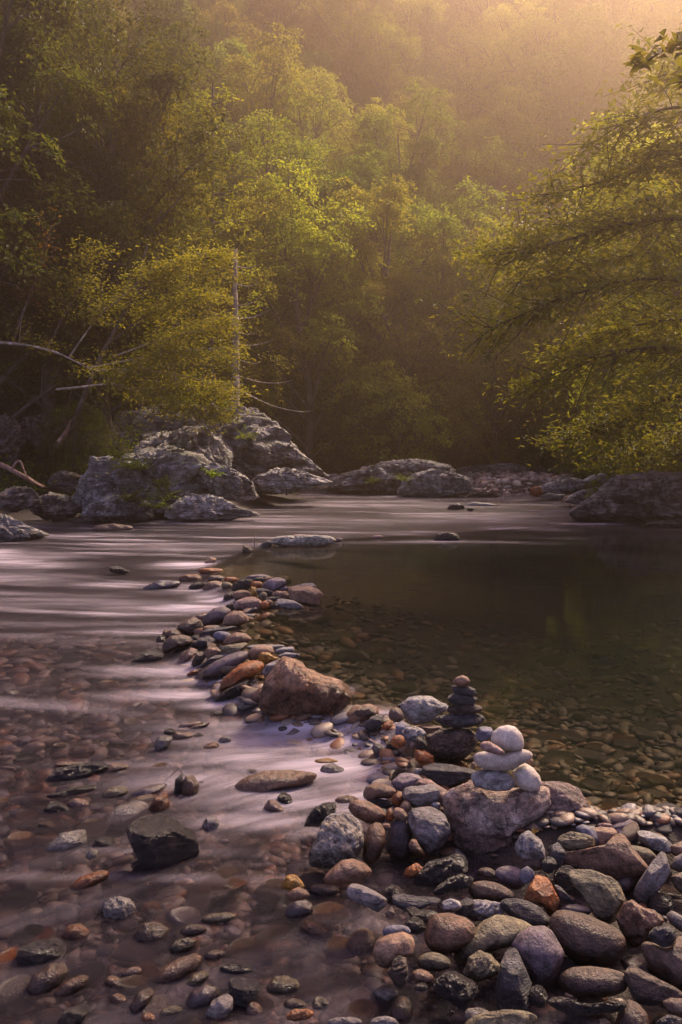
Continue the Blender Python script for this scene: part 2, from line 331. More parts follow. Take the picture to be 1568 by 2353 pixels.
def height(x, y):
    x = np.asarray(x, float); y = np.asarray(y, float)
    sd_ = side(x, y); d, _ = poly_sd(x, y, SHORE, True); ins = inside(x, y, SHORE); d = np.where(ins, -d, d)
    pool = -(0.20 + 0.12 * np.clip(sd_, 0, 2) + 0.22 * np.clip(sd_ - 2, 0, 6)); low = lowlev(x, y) - 0.10 - 0.05 * np.clip(-sd_ - 0.5, 0, 6) - 0.3 * sstep(6, 14, y)
    bed = np.where(sd_ > 0, pool, low)
    f = 1 - sstep(11.5, 14, y)
    bed = bed + f * (np.maximum(-0.03 + 0.05 * sstep(0.5, 1.0, x) * (1 - sstep(4.3, 4.8, y)) - bed, 0)) * np.exp(-(sd_ / (0.26 + 0.01 * y)) ** 2)
    br = sstep(0.05, 0.75, x - 0.25 * np.clip(y - 2.2, -3, 3)) * (1 - sstep(3.0, 3.5, y)) * (sd_ < 0.1)
    bed = bed + br * np.maximum(-0.15 + 0.06 * sstep(0.5, 1.2, x) - bed, 0)
    bed = np.maximum(bed, -0.22 * np.clip(-d, 0, 99) - 0.02 - 0.2 * (y < 0))
    q = np.stack([x, y, x * 0], -1).reshape(-1, 3)
    n = fbm(q * 0.35, 4, 3).reshape(x.shape); n2 = fbm(q * 0.08, 3, 9).reshape(x.shape)
    d0 = 1.2 + 8.5 * sstep(2.5, 6, x) * sstep(20, 27, y) 
    dd = np.clip(d, 0, None)
    h = 0.45 * (1 - np.exp(-dd / 1.6)) + 0.82 * np.clip(dd - d0, 0, None) ** 1.0 * (0.55 + 0.45 * sstep(0, 12, dd - d0))
    h = np.where(h > 62, 62 + 12 * np.tanh((h - 62) / 30), h) + n * 0.25 * sstep(0.3, 3, dd) + n2 * 4 * sstep(6, 30, dd)
    return np.where(ins, bed + 0.02 * n, h)
def H1(x, y): return float(height(np.array([x]), np.array([y]))[0])

def build_ground():
    ys = np.r_[np.linspace(-14, 0.5, 14), 0.8 * (260 / 0.8) ** (np.linspace(0, 1, 330))]
    us = np.linspace(-1, 1, 281); us = np.sign(us) * np.abs(us) ** 1.25
    X = us[None, :] * (np.maximum(ys, 0)[:, None] * 1.25 + 16) ; Y = np.repeat(ys[:, None], len(us), 1)
    Z = height(X, Y)
    V = np.stack([X, Y, Z], -1).reshape(-1, 3); n, m = X.shape
    i = (np.arange(n - 1)[:, None] * m + np.arange(m - 1)[None, :]).ravel()
    F = np.stack([i, i + 1, i + m + 1, i + m], 1)
    t = NT('ground_soil'); tc = t.n('TexCoord'); geo = t.n('NewGeometry'); sp = t.n('SeparateXYZ'); t.l(geo.outputs['Position'], sp.inputs[0])
    v = t.n('TexVoronoi'); v.inputs['Scale'].default_value = 22; t.l(tc.outputs['Object'], v.inputs['Vector'])
    n1 = t.noise(tc.outputs['Object'], 2.0, 6, 0.7); n2 = t.noise(tc.outputs['Object'], 14, 5, 0.7)
    bedc = t.mix(n2, (0.012, 0.009, 0.007), (0.06, 0.04, 0.03))
    soil = t.mix(t.map(n1, 0.4, 0.6), (0.035, 0.024, 0.014), (0.035, 0.04, 0.012)); soil = t.mix(t.map(n2, 0.55, 0.7), soil, (0.10, 0.06, 0.04))
    col = t.mix(t.map(sp.outputs[2], 0.10, 0.45), bedc, soil)
    b = t.n('BsdfPrincipled'); t.l(col, b.inputs['Base Color']); b.inputs['Roughness'].default_value = 0.8
    bp = t.n('Bump'); bp.inputs['Distance'].default_value = 0.05; t.l(n2, bp.inputs['Height']); t.l(bp.outputs[0], b.inputs['Normal']); t.l(b.outputs[0], t.out.inputs[0])
    o = add('ground', mesh_np('ground', V, F, t.m)); tag(o, kind='structure')
build_ground()
ROCK_DATA = '''
G;595 1628 602 1595 613 1560 639 1525 653 1510 674 1515 697 1525 704 1537 744 1551 780 1561 797 1570 809 1585 810 1600 800 1620 786 1640 757 1651 719 1654 690 1654 660 1650 625 1640;h;bould;biggest brown boulder of the rock dam, wet black patch low on its right;n=boulder cat=boulder sub=6 k=0.3
A;1298 175 1320 140 1370 120 1410 135 1435 170 1425 195 1390 210 1340 205 1310 195;r;tan;small rounded pebble topping the tall dark stone stack;Y=4.4 n=pebble sub=4
A;1290 200 1330 205 1420 210 1475 235 1483 265 1455 290 1400 290 1340 275 1290 250;g;slate;dark flat stone right under the top pebble of the tall stack;Y=4.4 n=flat_stone sub=4
A;1255 290 1285 258 1350 275 1440 290 1490 300 1480 335 1440 358 1370 358 1300 345 1260 325;g;slate;dark craggy slab, third from the top of the tall stack;Y=4.4 n=flat_stone sub=4
A;1250 400 1265 360 1300 345 1400 355 1480 350 1525 375 1515 405 1450 425 1370 435 1300 432;g;rough;brown grey slab, fourth from the top of the tall stack;Y=4.4 n=flat_stone sub=4
A;1155 465 1200 440 1280 430 1400 430 1500 425 1545 455 1540 490 1500 515 1400 530 1280 530 1215 510;g;slate;widest thin dark slab, lowest slab of the tall stack;Y=4.4 n=flat_stone sub=5
A;1085 600 1130 570 1200 550 1330 535 1430 545 1475 580 1490 640 1460 710 1400 760 1300 790 1200 785 1120 750 1085 690;g;rough;large brown ribbed stone carrying the tall dark stack;Y=4.4 sub=6
A;1020 520 1100 512 1200 515 1230 560 1150 580 1060 575;s;umber;flat brown stone behind the ribbed stone of the tall stack;Y=4.55
A;890 345 960 295 1060 283 1130 290 1190 330 1260 350 1250 400 1180 420 1120 470 1040 510 970 510 930 460 905 400;g;light;large pale grey rock just left of the tall stack;sub=5 Y=4.7
A;e 852 432 118 118;r;umber;round dark brown stone touching the left side of the large pale rock;Y=4.6
A;e 882 362 42 38;r;dark;tiny dark pebble above the round brown stone by the pale rock;Y=4.75
A;855 500 900 483 960 510 970 530 900 545 895 600 850 605 845 560;a;blue;blue grey stone at the edge of the white water below the round brown stone;Y=4.5
A;895 560 930 530 1000 520 1060 545 1095 580 1050 620 1010 650 960 660 920 630;g;marble;shiny white and dark mottled stone left of the ribbed stone;Y=4.35 sub=5
A;e 1045 655 90 130;r;dark;dark egg shaped stone squeezed against the left end of the ribbed stone;Y=4.25
A;e 985 668 50 60;r;pinks;little pink stone under the shiny mottled stone;Y=4.3
A;1000 700 1080 720 1150 760 1140 830 1060 830 1000 780;g;rust;wet reddish broken stone under the ribbed stone;Y=4.2
A;1470 590 1500 530 1560 520 1600 530 1620 570 1590 620 1530 640 1490 625;a;blue;dark blue angular stone right of the ribbed stone, behind the pale cairn;Y=4.3
A;1055 850 1080 805 1200 820 1350 830 1460 845 1480 870 1440 930 1350 970 1280 1010 1200 985 1120 930 1060 895;s;slate;broad dark slab in shadow between the ribbed stone and the big pink boulder;Y=4.05 sub=5
A;990 870 1010 848 1060 850 1060 905 1010 905;o;light;small pale stone at the left tip of the broad dark slab;Y=4.1
A;815 965 880 905 960 885 1020 905 1060 940 1040 1000 920 1040 850 1020;s;purple;flat purplish slab sloping into the water behind the grey block;Y=3.95 sub=5
A;1000 985 1060 930 1130 945 1200 990 1260 1020 1240 1070 1190 1050 1100 1010;s;pinks;orange pink thin slab lying behind the grey top block;Y=3.88
A;898 1040 930 1000 1010 985 1150 975 1200 1010 1205 1055 1180 1095 1110 1130 1090 1165 990 1175 930 1110;a;grey;flat topped grey block resting on the tilted brown block;Y=3.72 sub=5
A;e 1222 1090 90 120;r;pinks;pink round stone wedged between grey block and big pink boulder;Y=3.75
A;e 1165 1140 70 60;o;marble;small mottled stone below the right end of the grey block;Y=3.68
A;595 1040 620 990 700 965 780 975 860 1020 845 1060 800 1085 700 1080 640 1110 600 1080;r;brown;smooth brown oval stone on a thin dark slab beside the white water;Y=3.9 sub=5
A;630 1100 700 1080 800 1105 830 1140 790 1170 700 1155;s;slate;thin dark slab under the smooth brown oval stone;Y=3.86
A;820 1080 870 1040 905 1070 920 1110 870 1150 830 1120;g;rust;dark reddish jagged stone left of the grey block;Y=3.76
A;e 470 1110 210 90;r;tan;pale stone washed over by water above the black shiny rock;k=half
A;130 1310 155 1230 210 1160 290 1125 370 1120 385 1180 350 1210 290 1240 260 1300 200 1320;g;dark;black glistening jagged rock at the waterside left of the pile;Y=3.72 sub=5
A;478 1160 500 1110 560 1095 640 1110 730 1160 772 1220 755 1270 700 1290 620 1280 520 1220;r;brown;egg shaped brown stone sloping right, below the brown oval stone;Y=3.66 sub=5
A;e 805 1220 70 110;r;rust;small orange brown stone right of the egg shaped brown stone;Y=3.62
A;e 885 1212 130 95 -30;r;tan;brown pebble leaning on the tilted block's left edge;Y=3.6
A;e 930 1165 100 120;o;umber;dark brown stone under the left corner of the grey block;Y=3.66
A;170 1560 180 1490 230 1410 250 1330 290 1250 350 1215 450 1210 530 1240 575 1290 595 1340 590 1430 595 1500 560 1590 500 1630 380 1640 250 1630 180 1610;g;lich;large lumpy grey and cream mottled rock at the pile's left water edge;Y=3.42 sub=6
A;600 1430 640 1310 690 1272 740 1285 768 1350 765 1440 735 1530 690 1590 630 1600 590 1560;r;brown;upright oval brown stone right of the large mottled rock;Y=3.45 sub=5
A;e 885 1410 240 340;r;purple;large dark round stone behind the upright oval stone;Y=3.6 sub=5
A;e 775 1308 70 60;o;tan;small tan wedge above the large dark round stone;Y=3.55
A;940 1200 1010 1165 1120 1145 1170 1165 1240 1220 1275 1300 1280 1370 1230 1450 1170 1510 1100 1530 1040 1440 980 1330 950 1250;a;grey;tilted brownish block with a flat pink top left of the big pink boulder;Y=3.52 sub=5
A;950 1450 975 1405 1010 1410 1060 1500 1070 1540 1000 1520 960 1490;r;brown;small rusty stone under the tilted block;Y=3.4
A;1230 1120 1245 1050 1290 985 1380 945 1430 925 1475 950 1520 1000 1600 1010 1700 1020 1800 1020 1900 1005 1990 1000 2040 1035 2060 1060 2030 1150 1950 1250 1860 1310 1800 1380 1790 1450 1740 1520 1780 1590 1740 1640 1650 1650 1560 1610 1480 1570 1380 1540 1310 1500 1280 1400 1280 1300 1240 1210;h;hero;big pinkish boulder carrying the pale stone cairn;Y=3.62 n=boulder cat=boulder sub=6 d=0.42
B;440 965 560 965 670 975 750 1010 790 1070 830 1120 870 1200 865 1280 790 1310 710 1330 610 1400 520 1440 460 1400 390 1350 340 1290 400 1180 420 1050;h;heror;dark ribbed boulder against the right side of the big pinkish boulder;Y=3.68 n=boulder cat=boulder sub=6
B;-90 920 -70 870 -20 855 100 865 200 895 255 935 258 990 210 1025 100 1030 20 1015 -60 990;s;light;lowest grey green slab of the pale cairn with layered edges;Y=3.56 sub=5
B;235 880 280 840 340 810 400 850 450 910 467 970 440 1030 380 1038 310 1015 260 980;r;pale;pale egg shaped stone leaning on the right of the pale cairn;Y=3.6 sub=5
B;e 350 795 100 80;r;tan;small knobby stone behind the right end of the cairn's wide stone;Y=3.68
B;-70 760 -40 730 60 715 160 740 250 715 330 700 385 720 397 760 370 800 310 815 270 850 200 872 120 875 20 860 -40 830;r;pale;wide pinkish lying stone in the middle of the pale cairn;Y=3.58 sub=5
B;-18 665 10 637 60 640 130 680 175 720 165 745 110 742 30 720 -10 700;r;pinks;small pointed stone resting beside the round top stone of the pale cairn;Y=3.5 sub=5
B;66 620 80 570 130 525 200 510 260 525 310 580 328 640 320 700 270 718 180 712 110 680 75 650;r;pale;round cream stone crowning the pale cairn;Y=3.58 sub=5
B;e -68 830 50 60;r;tan;tiny tan pebble peeping out left of the pale cairn's wide stone;Y=3.7 n=pebble
D;262 190 290 110 340 58 380 70 450 130 480 200 485 260 440 278 340 275 290 250;g;marble;blue white speckled stone at the foot of the big pinkish boulder;Y=3.35 sub=5
D;585 150 620 100 700 65 800 80 860 110 880 160 820 200 740 220 650 200;g;olive;olive brown rugged stone lying on the large flat stone's left;Y=3.45 sub=5
D;740 30 790 8 860 30 900 80 915 130 890 180 850 170 800 110 750 60;o;blue;blue grey rounded wedge between the olive and the orange stone;Y=3.5
D;870 40 930 28 1020 35 1055 70 1045 110 990 160 940 190 895 185 890 120 880 70;o;tan;flat orange tan stone on the large flat stone;Y=3.5 sub=5
D;e 960 15 120 44;r;pinks;pink pebble behind the flat orange tan stone;Y=3.62
D;1040 35 1120 28 1210 60 1225 130 1160 165 1100 130;s;purple;purple brown slab behind the orange tan stone at the pool edge;Y=3.58
D;1218 85 1260 58 1330 65 1430 110 1480 165 1525 215 1480 235 1400 215 1320 190 1250 140;s;light;pale tilted slab at the pool edge on the far right;Y=3.5 sub=5
D;1470 180 1568 140 1640 200 1640 280 1560 270 1490 240;a;brown;brown stone cut by the right border beside the pale tilted slab;Y=3.45
D;1150 170 1230 180 1310 200 1365 260 1330 340 1260 340 1180 260;o;olive;hollow stone with yellow moss holding wet red leaves;Y=3.42
D;600 270 640 225 740 225 850 200 960 180 1050 80 1110 120 1160 200 1230 290 1298 375 1220 410 1050 430 950 400 860 370 750 340 640 330;s;brown;large flat triangular brown stone on top of the right heap;Y=3.4 sub=5
D;520 190 590 150 640 220 650 300 580 350 530 300;a;slate;dark purple stone tucked left under the large flat stone;Y=3.36
D;1195 540 1240 450 1330 320 1400 232 1430 260 1465 380 1420 470 1350 560 1290 650 1230 620;s;grey;long grey slab standing on its edge at the right;Y=3.22 sub=5
D;1475 340 1520 270 1600 230 1660 300 1640 380 1540 375;o;grey;rounded grey stone at the right border above a dark one;Y=3.3
D;1480 420 1560 390 1660 380 1660 540 1560 540 1510 490;a;umber;dark reddish broken stone at the right border;Y=3.2
D;695 400 730 372 860 372 980 420 1080 480 1125 560 1120 650 1060 720 1000 795 930 770 870 690 810 590 740 490;a;olive;big triangular grey brown slab leaning over the speckled oval;Y=3.08 sub=5 d=0.3
D;e 1125 475 150 120;r;purple;round purple stone behind the big triangular slab;Y=3.3
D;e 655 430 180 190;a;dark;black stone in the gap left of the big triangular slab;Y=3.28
D;335 600 370 500 430 410 500 430 570 490 600 580 580 680 520 715 490 640 400 610;a;rust;bright orange brown block in the middle of the near heap;Y=3.1 sub=5
D;570 480 620 510 680 580 720 630 660 615 590 560;s;slate;thin dark shard right of the orange brown block;Y=3.1
D;e 225 420 240 170 -15;r;purple;smooth purple grey oval below the speckled stone;Y=3.28 sub=5
D;287 430 310 360 350 335 390 360 415 410 370 450 320 468;s;blue;small lilac heart shaped stone on the purple grey oval;Y=3.16 sub=4 d=0.3
D;-100 520 -60 460 20 450 120 470 200 520 265 590 180 615 60 605 -60 590;r;umber;long brown oval with dents left of the orange brown block;Y=3.15 sub=5
D;e 40 390 140 90 -15;r;umber;small dark brown stone under the foot of the big pinkish boulder;Y=3.3
D;e 400 315 180 100;r;umber;half hidden brown stone beneath the speckled blue white stone;Y=3.33
D;e 520 320 110 130;a;slate;small dark angular stone between speckled and flat stones;Y=3.3
D;-135 660 -60 600 30 600 130 610 170 680 150 715 60 750 -60 760 -120 720;g;marble;multicoloured blue and rust streaked stone left of the tilted dark slab;Y=3.02 sub=5
D;150 640 190 597 270 590 360 610 450 660 515 730 520 780 480 810 400 820 320 770 230 720;o;slate;dark tilted oval slab below the orange brown block;Y=2.98 sub=5
D;-205 1030 -180 960 -90 870 0 770 100 720 200 735 300 770 385 830 330 880 200 960 60 1000 -40 1060 -120 1090 -190 1080;r;olive;long olive tan stone with a thin pale line across it;Y=2.86 sub=5
D;545 760 580 700 660 685 800 710 930 770 1040 820 1100 890 1115 980 1060 1060 960 1100 860 1100 720 1070 600 960 550 850;r;umber;biggest dark oval stone speckled with orange grains;Y=2.85 sub=6
D;e 720 680 260 90;r;purple;dark purple stone peeping from behind the speckled oval;Y=3.05
D;1060 760 1120 640 1180 615 1270 675 1380 690 1415 750 1390 830 1310 850 1270 930 1200 955 1120 880;g;brown;reddish tan lumpy rock right of the speckled oval;Y=2.95 sub=5
D;1450 720 1490 685 1560 720 1640 800 1620 870 1540 830 1480 780;r;grey;smooth grey oval at the right border;Y=2.95
D;1305 880 1360 820 1450 810 1510 840 1515 900 1480 960 1420 965 1350 925;g;slate;small dark grey stone lying on the big brown slab at the right;Y=2.7 sub=5
D;1258 960 1300 930 1420 970 1480 960 1530 890 1640 930 1700 1300 1540 1310 1400 1200 1310 1120;o;umber;big brown slab at the right border under a small grey stone;Y=2.72 sub=5
D;240 960 290 880 380 820 470 808 540 850 590 940 630 1020 590 1160 540 1240 440 1260 380 1200 340 1100;o;purple;large purple grey humped stone beside the tall dark slab;Y=2.76 sub=5
D;110 1290 150 1130 200 1010 250 985 285 1050 330 1150 380 1260 370 1400 330 1480 220 1480 130 1450;a;slate;tall dark slab standing upright in the shallows at the bottom;Y=2.6 sub=5
D;618 1230 640 1170 720 1130 850 1122 980 1140 1090 1170 1125 1230 1110 1300 1030 1340 900 1360 760 1360 660 1310;r;umber;long smooth dark oval lying below the speckled oval;Y=2.62 sub=5
D;1125 1180 1180 1115 1250 1160 1360 1220 1480 1280 1568 1340 1500 1400 1300 1420 1210 1390 1160 1300;a;rough;striped reddish brown wedge in the lower right corner;Y=2.55 sub=5
D;1040 1590 1090 1440 1150 1388 1220 1420 1280 1490 1320 1640 1180 1700 1060 1680;r;umber;rounded brown stone on the bottom border right of centre;Y=2.45 sub=5
D;1420 1400 1480 1370 1620 1380 1700 1500 1600 1530 1460 1480;o;umber;dim brown stone near the bottom right corner;Y=2.45
D;e 1470 1560 200 110;g;slate;dark stone in the very bottom right corner;Y=2.4
D;530 1400 600 1355 700 1380 800 1420 900 1410 1000 1400 1110 1400 1060 1470 900 1490 700 1500 600 1460;g;dark;long wet black rock ledge under the long smooth oval;Y=2.45 sub=5
D;e 440 1350 140 170 25;o;dark;wet dark stone right of the upright slab's foot;Y=2.56
D;-150 1190 -100 1050 -20 1000 60 1030 130 1110 120 1170 60 1210 -40 1240 -100 1230;g;olive;rugged greyish stone between black rock and tall dark slab;Y=2.68 sub=5
D;e 150 1570 560 200 5;g;olive;wet pale ledge on the bottom border below the tall slab;Y=2.36
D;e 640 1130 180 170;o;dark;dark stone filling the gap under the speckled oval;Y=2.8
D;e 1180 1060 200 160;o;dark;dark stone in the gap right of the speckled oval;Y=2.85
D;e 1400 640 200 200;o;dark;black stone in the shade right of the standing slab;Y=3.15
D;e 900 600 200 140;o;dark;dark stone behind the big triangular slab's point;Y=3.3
C;475 500 520 475 600 495 700 540 775 590 760 640 700 685 640 650 540 610 485 570;a;grey;grey flat block lying in water left of the shards;Y=3.02 sub=5
C;295 430 350 360 430 290 510 278 600 315 650 370 620 420 520 460 380 470 310 460;r;brown;smooth reddish brown oval in front of the large mottled rock;Y=3.2 sub=5
C;-40 500 0 420 50 405 100 450 130 500 90 525 30 525;g;ochre;bright yellow ochre stone in the shallows;Y=3.1 sub=4
C;0 560 40 520 90 498 140 520 170 560 120 595 40 605;r;brown;small dark brown stone against the ochre stone;Y=3.02 sub=4
C;e 290 520 220 100;r;umber;flat wet stone with a sky glint right of the ochre stone;k=half
C;915 400 940 350 1010 310 1065 345 1040 390 980 425 920 415;g;rust;rough red stone at the water edge below the pile;Y=3.28 sub=5
C;1000 470 1050 370 1120 300 1190 290 1250 270 1320 235 1380 290 1400 360 1340 400 1250 440 1180 480 1080 480;g;dark;jagged black wet rock under the big pinkish boulder;Y=3.28 sub=5
C;1155 530 1200 480 1290 420 1390 395 1450 430 1440 490 1350 520 1250 540 1180 560;g;dark;long black wet stone below the jagged black rock;Y=3.14 sub=5
C;1315 700 1350 620 1400 580 1460 610 1440 700 1380 730;a;slate;small pointed dark stone above the round speckled brown stone;Y=3.0
C;830 560 900 550 1000 570 1140 575 1190 600 1120 620 1050 650 960 690 880 650 830 620;s;slate;long flat wet shard at the water edge;Y=3.02
C;940 670 980 650 1050 680 1160 680 1170 710 1110 800 1050 830 1000 800;a;dark;black broken rock below the flat wet shard;Y=2.95 sub=5
C;e 840 560 150 150;g;dark;rough dark stone right of the grey flat block;Y=3.1
C;770 700 820 655 845 700 825 745 780 730;o;umber;small triangular brown stone in the water below the grey block;Y=2.9
C;1085 870 1110 780 1150 720 1260 708 1380 740 1450 790 1470 860 1430 930 1350 980 1240 1030 1150 1000 1095 930;r;brown;large round reddish brown stone speckled with pale grains;Y=2.85 sub=5
C;e 855 850 200 120;r;blue;blue grey stone behind the cleft pinkish stone;Y=2.85
C;680 1000 710 920 790 880 900 855 970 880 990 950 970 1030 900 1040 850 1080 790 1130 720 1110 690 1060;o;tan;cleft pinkish tan stone rising from the shallows;Y=2.76 sub=5
C;e 590 950 240 240;r;tan;pale stone under rippled water left of the cleft stone;k=half
C;790 1170 840 1070 880 1040 930 1070 945 1150 930 1240 890 1295 850 1270 820 1210;g;rough;striped dark upright stone below the cleft stone;Y=2.62 sub=5
C;e 1150 1085 250 140 -10;r;olive;smooth tan stone half under water left of the long olive stone;Y=2.72
C;e 1060 1200 160 110 -20;r;brown;small brown oval above the black rugged rock;Y=2.62
C;e 1050 1280 110 66;r;dark;little black stone under the small brown oval;Y=2.58
C;1160 1280 1190 1220 1270 1170 1340 1180 1400 1215 1480 1250 1485 1310 1440 1370 1390 1455 1300 1400 1200 1340;g;dark;black rugged rock left of the tall upright slab;Y=2.58 sub=5
C;675 1320 760 1280 840 1275 865 1330 830 1390 770 1415 720 1370;o;light;pale greenish stone in water near the bottom border;k=half
C;e 900 1480 170 230;r;umber;dark stone below the pale greenish stone;k=half
C;0 1490 60 1455 170 1455 200 1490 160 1530 60 1545 0 1530;g;rust;rough orange brown stone at the bottom border;Y=2.42
C;e 60 1420 180 90;r;umber;brown stone right behind the rough orange one at the bottom;k=half
C;e 260 1420 120 120;g;olive;knobby greyish stone near the bottom border;k=half
C;e 1500 1520 210 150;g;lich;knobby pale stone on the bottom border under the black rugged rock;Y=2.42
C;e 450 1560 240 90;g;grey;flat grey stone cut by the bottom border;Y=2.38
C;e 760 1560 220 90;g;grey;grey rugged stone cut by the bottom border, further right;Y=2.38
C;e 90 680 220 150 15;r;purple;submerged purplish stone below the ochre stone;k=half
C;105 810 150 760 250 780 330 850 350 910 280 920 180 880;o;brown;wet brown stone with a bright glint in mid shallows;k=half
C;e 10 1275 150 150;r;olive;pale roundish stone under water at lower middle;k=half
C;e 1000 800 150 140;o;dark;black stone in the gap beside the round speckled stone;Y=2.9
C;e 1290 640 140 100;g;light;little pale stone in the water above the round speckled stone;Y=2.98
E;125 420 200 375 280 345 390 338 435 365 400 390 330 405 250 415 180 425;g;blue;long blue grey pitted slab left of the dam in white water;k=0.2
E;430 320 480 290 560 290 600 310 600 350 520 370 460 360;o;rust;orange wet stone with water sliding over it;k=half
E;630 190 670 155 710 165 715 185 670 210 635 220;r;tan;small stone at the far end of the dam;k=0.3
E;580 270 600 245 680 240 760 250 755 270 690 290 620 290;o;rust;dark red ledge stone behind the first white spill;k=0.3
E;650 330 670 300 740 298 780 315 775 345 720 355 670 355;r;umber;dark brown round stone right of the orange wet stone;k=0.3
E;780 330 800 312 850 312 885 325 850 360 800 360;r;rust;rusty stone between dark round stone and the heap;k=0.3
E;505 390 540 360 600 350 650 365 620 400 540 415;a;slate;small slate in the white water below the orange stone;k=0.3
E;e 700 395 170 95;r;tan;pink tan stone under the thin white veil;k=half
E;e 800 380 85 60;r;olive;small olive stone at the right of the veiled pink stone;k=0.35
E;e 830 468 110 80 20;r;dark;dark stone at the left foot of the far heap;k=0.3
E;840 400 870 350 940 325 1000 330 1000 370 960 410 900 430 850 425;g;dark;veined black stone on the left of the far heap;k=0.5
E;940 325 1000 295 1080 290 1135 305 1120 330 1050 345 980 335;s;purple;flat purple stone at the back of the far heap;k=0.7
E;1010 335 1040 310 1085 315 1090 350 1040 355;a;slate;little slate on the back of the far heap;k=0.7
E;1080 330 1120 308 1165 310 1160 335 1110 350;s;brown;flat brown stone at the back right of the far heap;k=0.8
E;985 370 1010 345 1060 345 1085 370 1070 395 1010 395;r;rust;rusty round stone in the middle of the far heap;k=1.0
E;1080 380 1120 340 1190 318 1250 325 1260 370 1230 395 1160 425 1100 405;a;purple;large purple grey flat faced stone of the far heap;k=0.6
E;e 1230 338 150 74;r;brown;brown stone just under the pool surface behind the far heap;k=sub
E;e 1012 425 52 66;g;ochre;small yellow stone in the far heap;k=1.0
E;1030 405 1090 400 1160 425 1160 450 1090 460 1050 450;s;slate;dark slate lying in front of the purple grey stone;k=1.0
E;850 450 870 415 950 415 990 435 985 480 930 500 870 495;a;brown;square brown stone left in the far heap;k=0.45
E;e 1085 460 62 64;r;olive;little tan stone under the dark slate;k=0.9
E;e 1225 402 110 44;r;purple;small purple oval behind the tan flat stone;k=0.8
E;1155 450 1190 420 1260 425 1300 460 1290 490 1230 485 1170 470;o;tan;tan flat stone left of the largest stone of the far heap;k=0.7
E;1270 405 1340 385 1400 370 1460 358 1495 380 1495 410 1400 420;s;grey;flat grey stone behind the largest stone of the far heap;k=1.0
E;1290 400 1350 385 1440 395 1510 420 1550 460 1520 490 1520 535 1440 540 1370 520 1300 490 1290 440;a;tan;largest stone of the far heap, brown and grey, jutting into the pool;k=0.36 sub=5
E;1195 490 1240 483 1320 495 1380 530 1395 560 1340 570 1260 555 1200 535;s;light;flat grey slab at the pool side of the far heap;k=0.3
E;860 540 880 495 940 470 1010 475 1060 500 1090 560 1000 585 920 585 870 570;a;pinks;broad pink slab at the front of the far heap;k=0.35 sub=5
E;e 1095 530 66 66;r;rust;small rusty stone right of the broad pink slab;k=0.6
E;e 1125 510 74 42;r;tan;small flat tan stone above the small rusty one;k=0.9
E;1080 490 1150 465 1220 465 1190 490 1120 500;s;slate;thin slate across the front of the far heap;k=1.0
E;e 1178 540 66 52;a;dark;black stone between the rusty and the flat grey slab;k=0.4
E;790 545 830 515 890 530 900 570 850 585 800 570;g;dark;black flat stone left of the broad pink slab;k=0.4
E;550 625 600 595 665 590 640 630 600 660 560 650;s;pinks;pinkish flat stone behind the wedge shaped stone;k=0.6
E;612 660 640 610 700 560 770 547 820 570 830 610 790 650 720 690 660 700 620 690;r;purple;large wet purple oval leaning left in mid dam;k=0.45 sub=5
E;775 680 790 620 850 585 910 580 960 620 965 660 900 690 830 700;r;tan;round tan stone at the pool edge in mid dam;k=0.38 sub=5
E;410 735 440 680 500 640 540 625 590 660 615 710 600 750 540 775 460 770;a;umber;dark wet wedge shaped stone left of the purple oval;k=0.5 sub=5
E;940 600 1018 600 990 635 950 620;s;light;thin pale flake in water right of the round tan stone;k=half
E;600 760 640 735 700 710 800 705 870 695 850 725 770 750 680 770;s;slate;long flat slate in front of the purple oval;k=0.5
E;610 720 650 690 700 690 705 715 650 735;a;brown;small brown stone below the purple oval;k=0.9
E;e 385 765 130 75;r;brown;brown stone behind the dark oval at the dam's left;k=0.5
E;300 880 310 820 360 775 430 765 500 780 520 820 480 850 400 865 340 890 310 905;r;umber;dark glossy oval stone at the dam's left edge;k=0.4 sub=5
E;290 770 310 725 340 722 360 750 330 795;a;brown;small upright brown stone left of the dark glossy oval;k=0.35
E;248 800 270 765 310 780 320 820 290 850 250 850;o;slate;wet grey stone at the tip left of the dark glossy oval;k=0.2
E;e 765 775 135 78 -8;r;blue;blue grey oval in front of the long flat slate;k=0.5
E;540 830 600 790 690 785 720 820 680 850 600 860 560 850;g;slate;rough dark slab left of the blue grey oval;k=0.5
E;775 830 800 780 870 748 940 755 985 795 970 820 880 845 800 850;r;brown;large chestnut brown oval in mid dam at the pool edge;k=0.42 sub=5
E;e 560 845 90 60;r;dark;black pebble left of the rough dark slab;k=0.3
E;755 890 790 850 880 835 955 828 945 870 900 905 830 920 770 915;s;olive;flat patterned olive and white stone below the chestnut oval;k=0.5
E;970 900 1010 860 1080 842 1150 860 1165 900 1120 940 1050 940 1000 970 975 940;o;tan;rough tan stone above the cream yellow stone;k=0.6
E;960 870 990 845 1100 840 1245 845 1200 885 1100 890 1000 885;s;light;flat pale slab behind the rough tan stone, awash;k=0.4
E;1180 885 1250 860 1310 860 1330 895 1240 910 1190 905;s;light;white grey slab awash at the pool lip;k=0.3
E;1205 930 1260 900 1365 915 1360 945 1290 950 1230 950;s;marble;white streaked slab just above the biggest brown boulder;k=0.3
E;1048 930 1070 905 1120 905 1160 935 1210 950 1170 980 1110 990 1060 970;g;ochre;cream yellow craggy stone above the small water chute;k=0.8
E;e 1420 945 140 50;r;rust;orange stone under the pool surface behind the biggest boulder;k=sub
E;630 890 660 860 720 870 760 900 700 935 650 955 630 925;a;brown;small blocky brown stone left of the patterned stone;k=0.5
E;525 985 560 910 600 898 630 930 610 970 550 1015 530 1010;g;rough;small craggy dark brown stone left in the lower dam;k=0.4
E;405 990 450 920 520 870 570 890 560 930 480 990 420 1020;r;pinks;pinkish brown stone glazed by running water;k=0.1
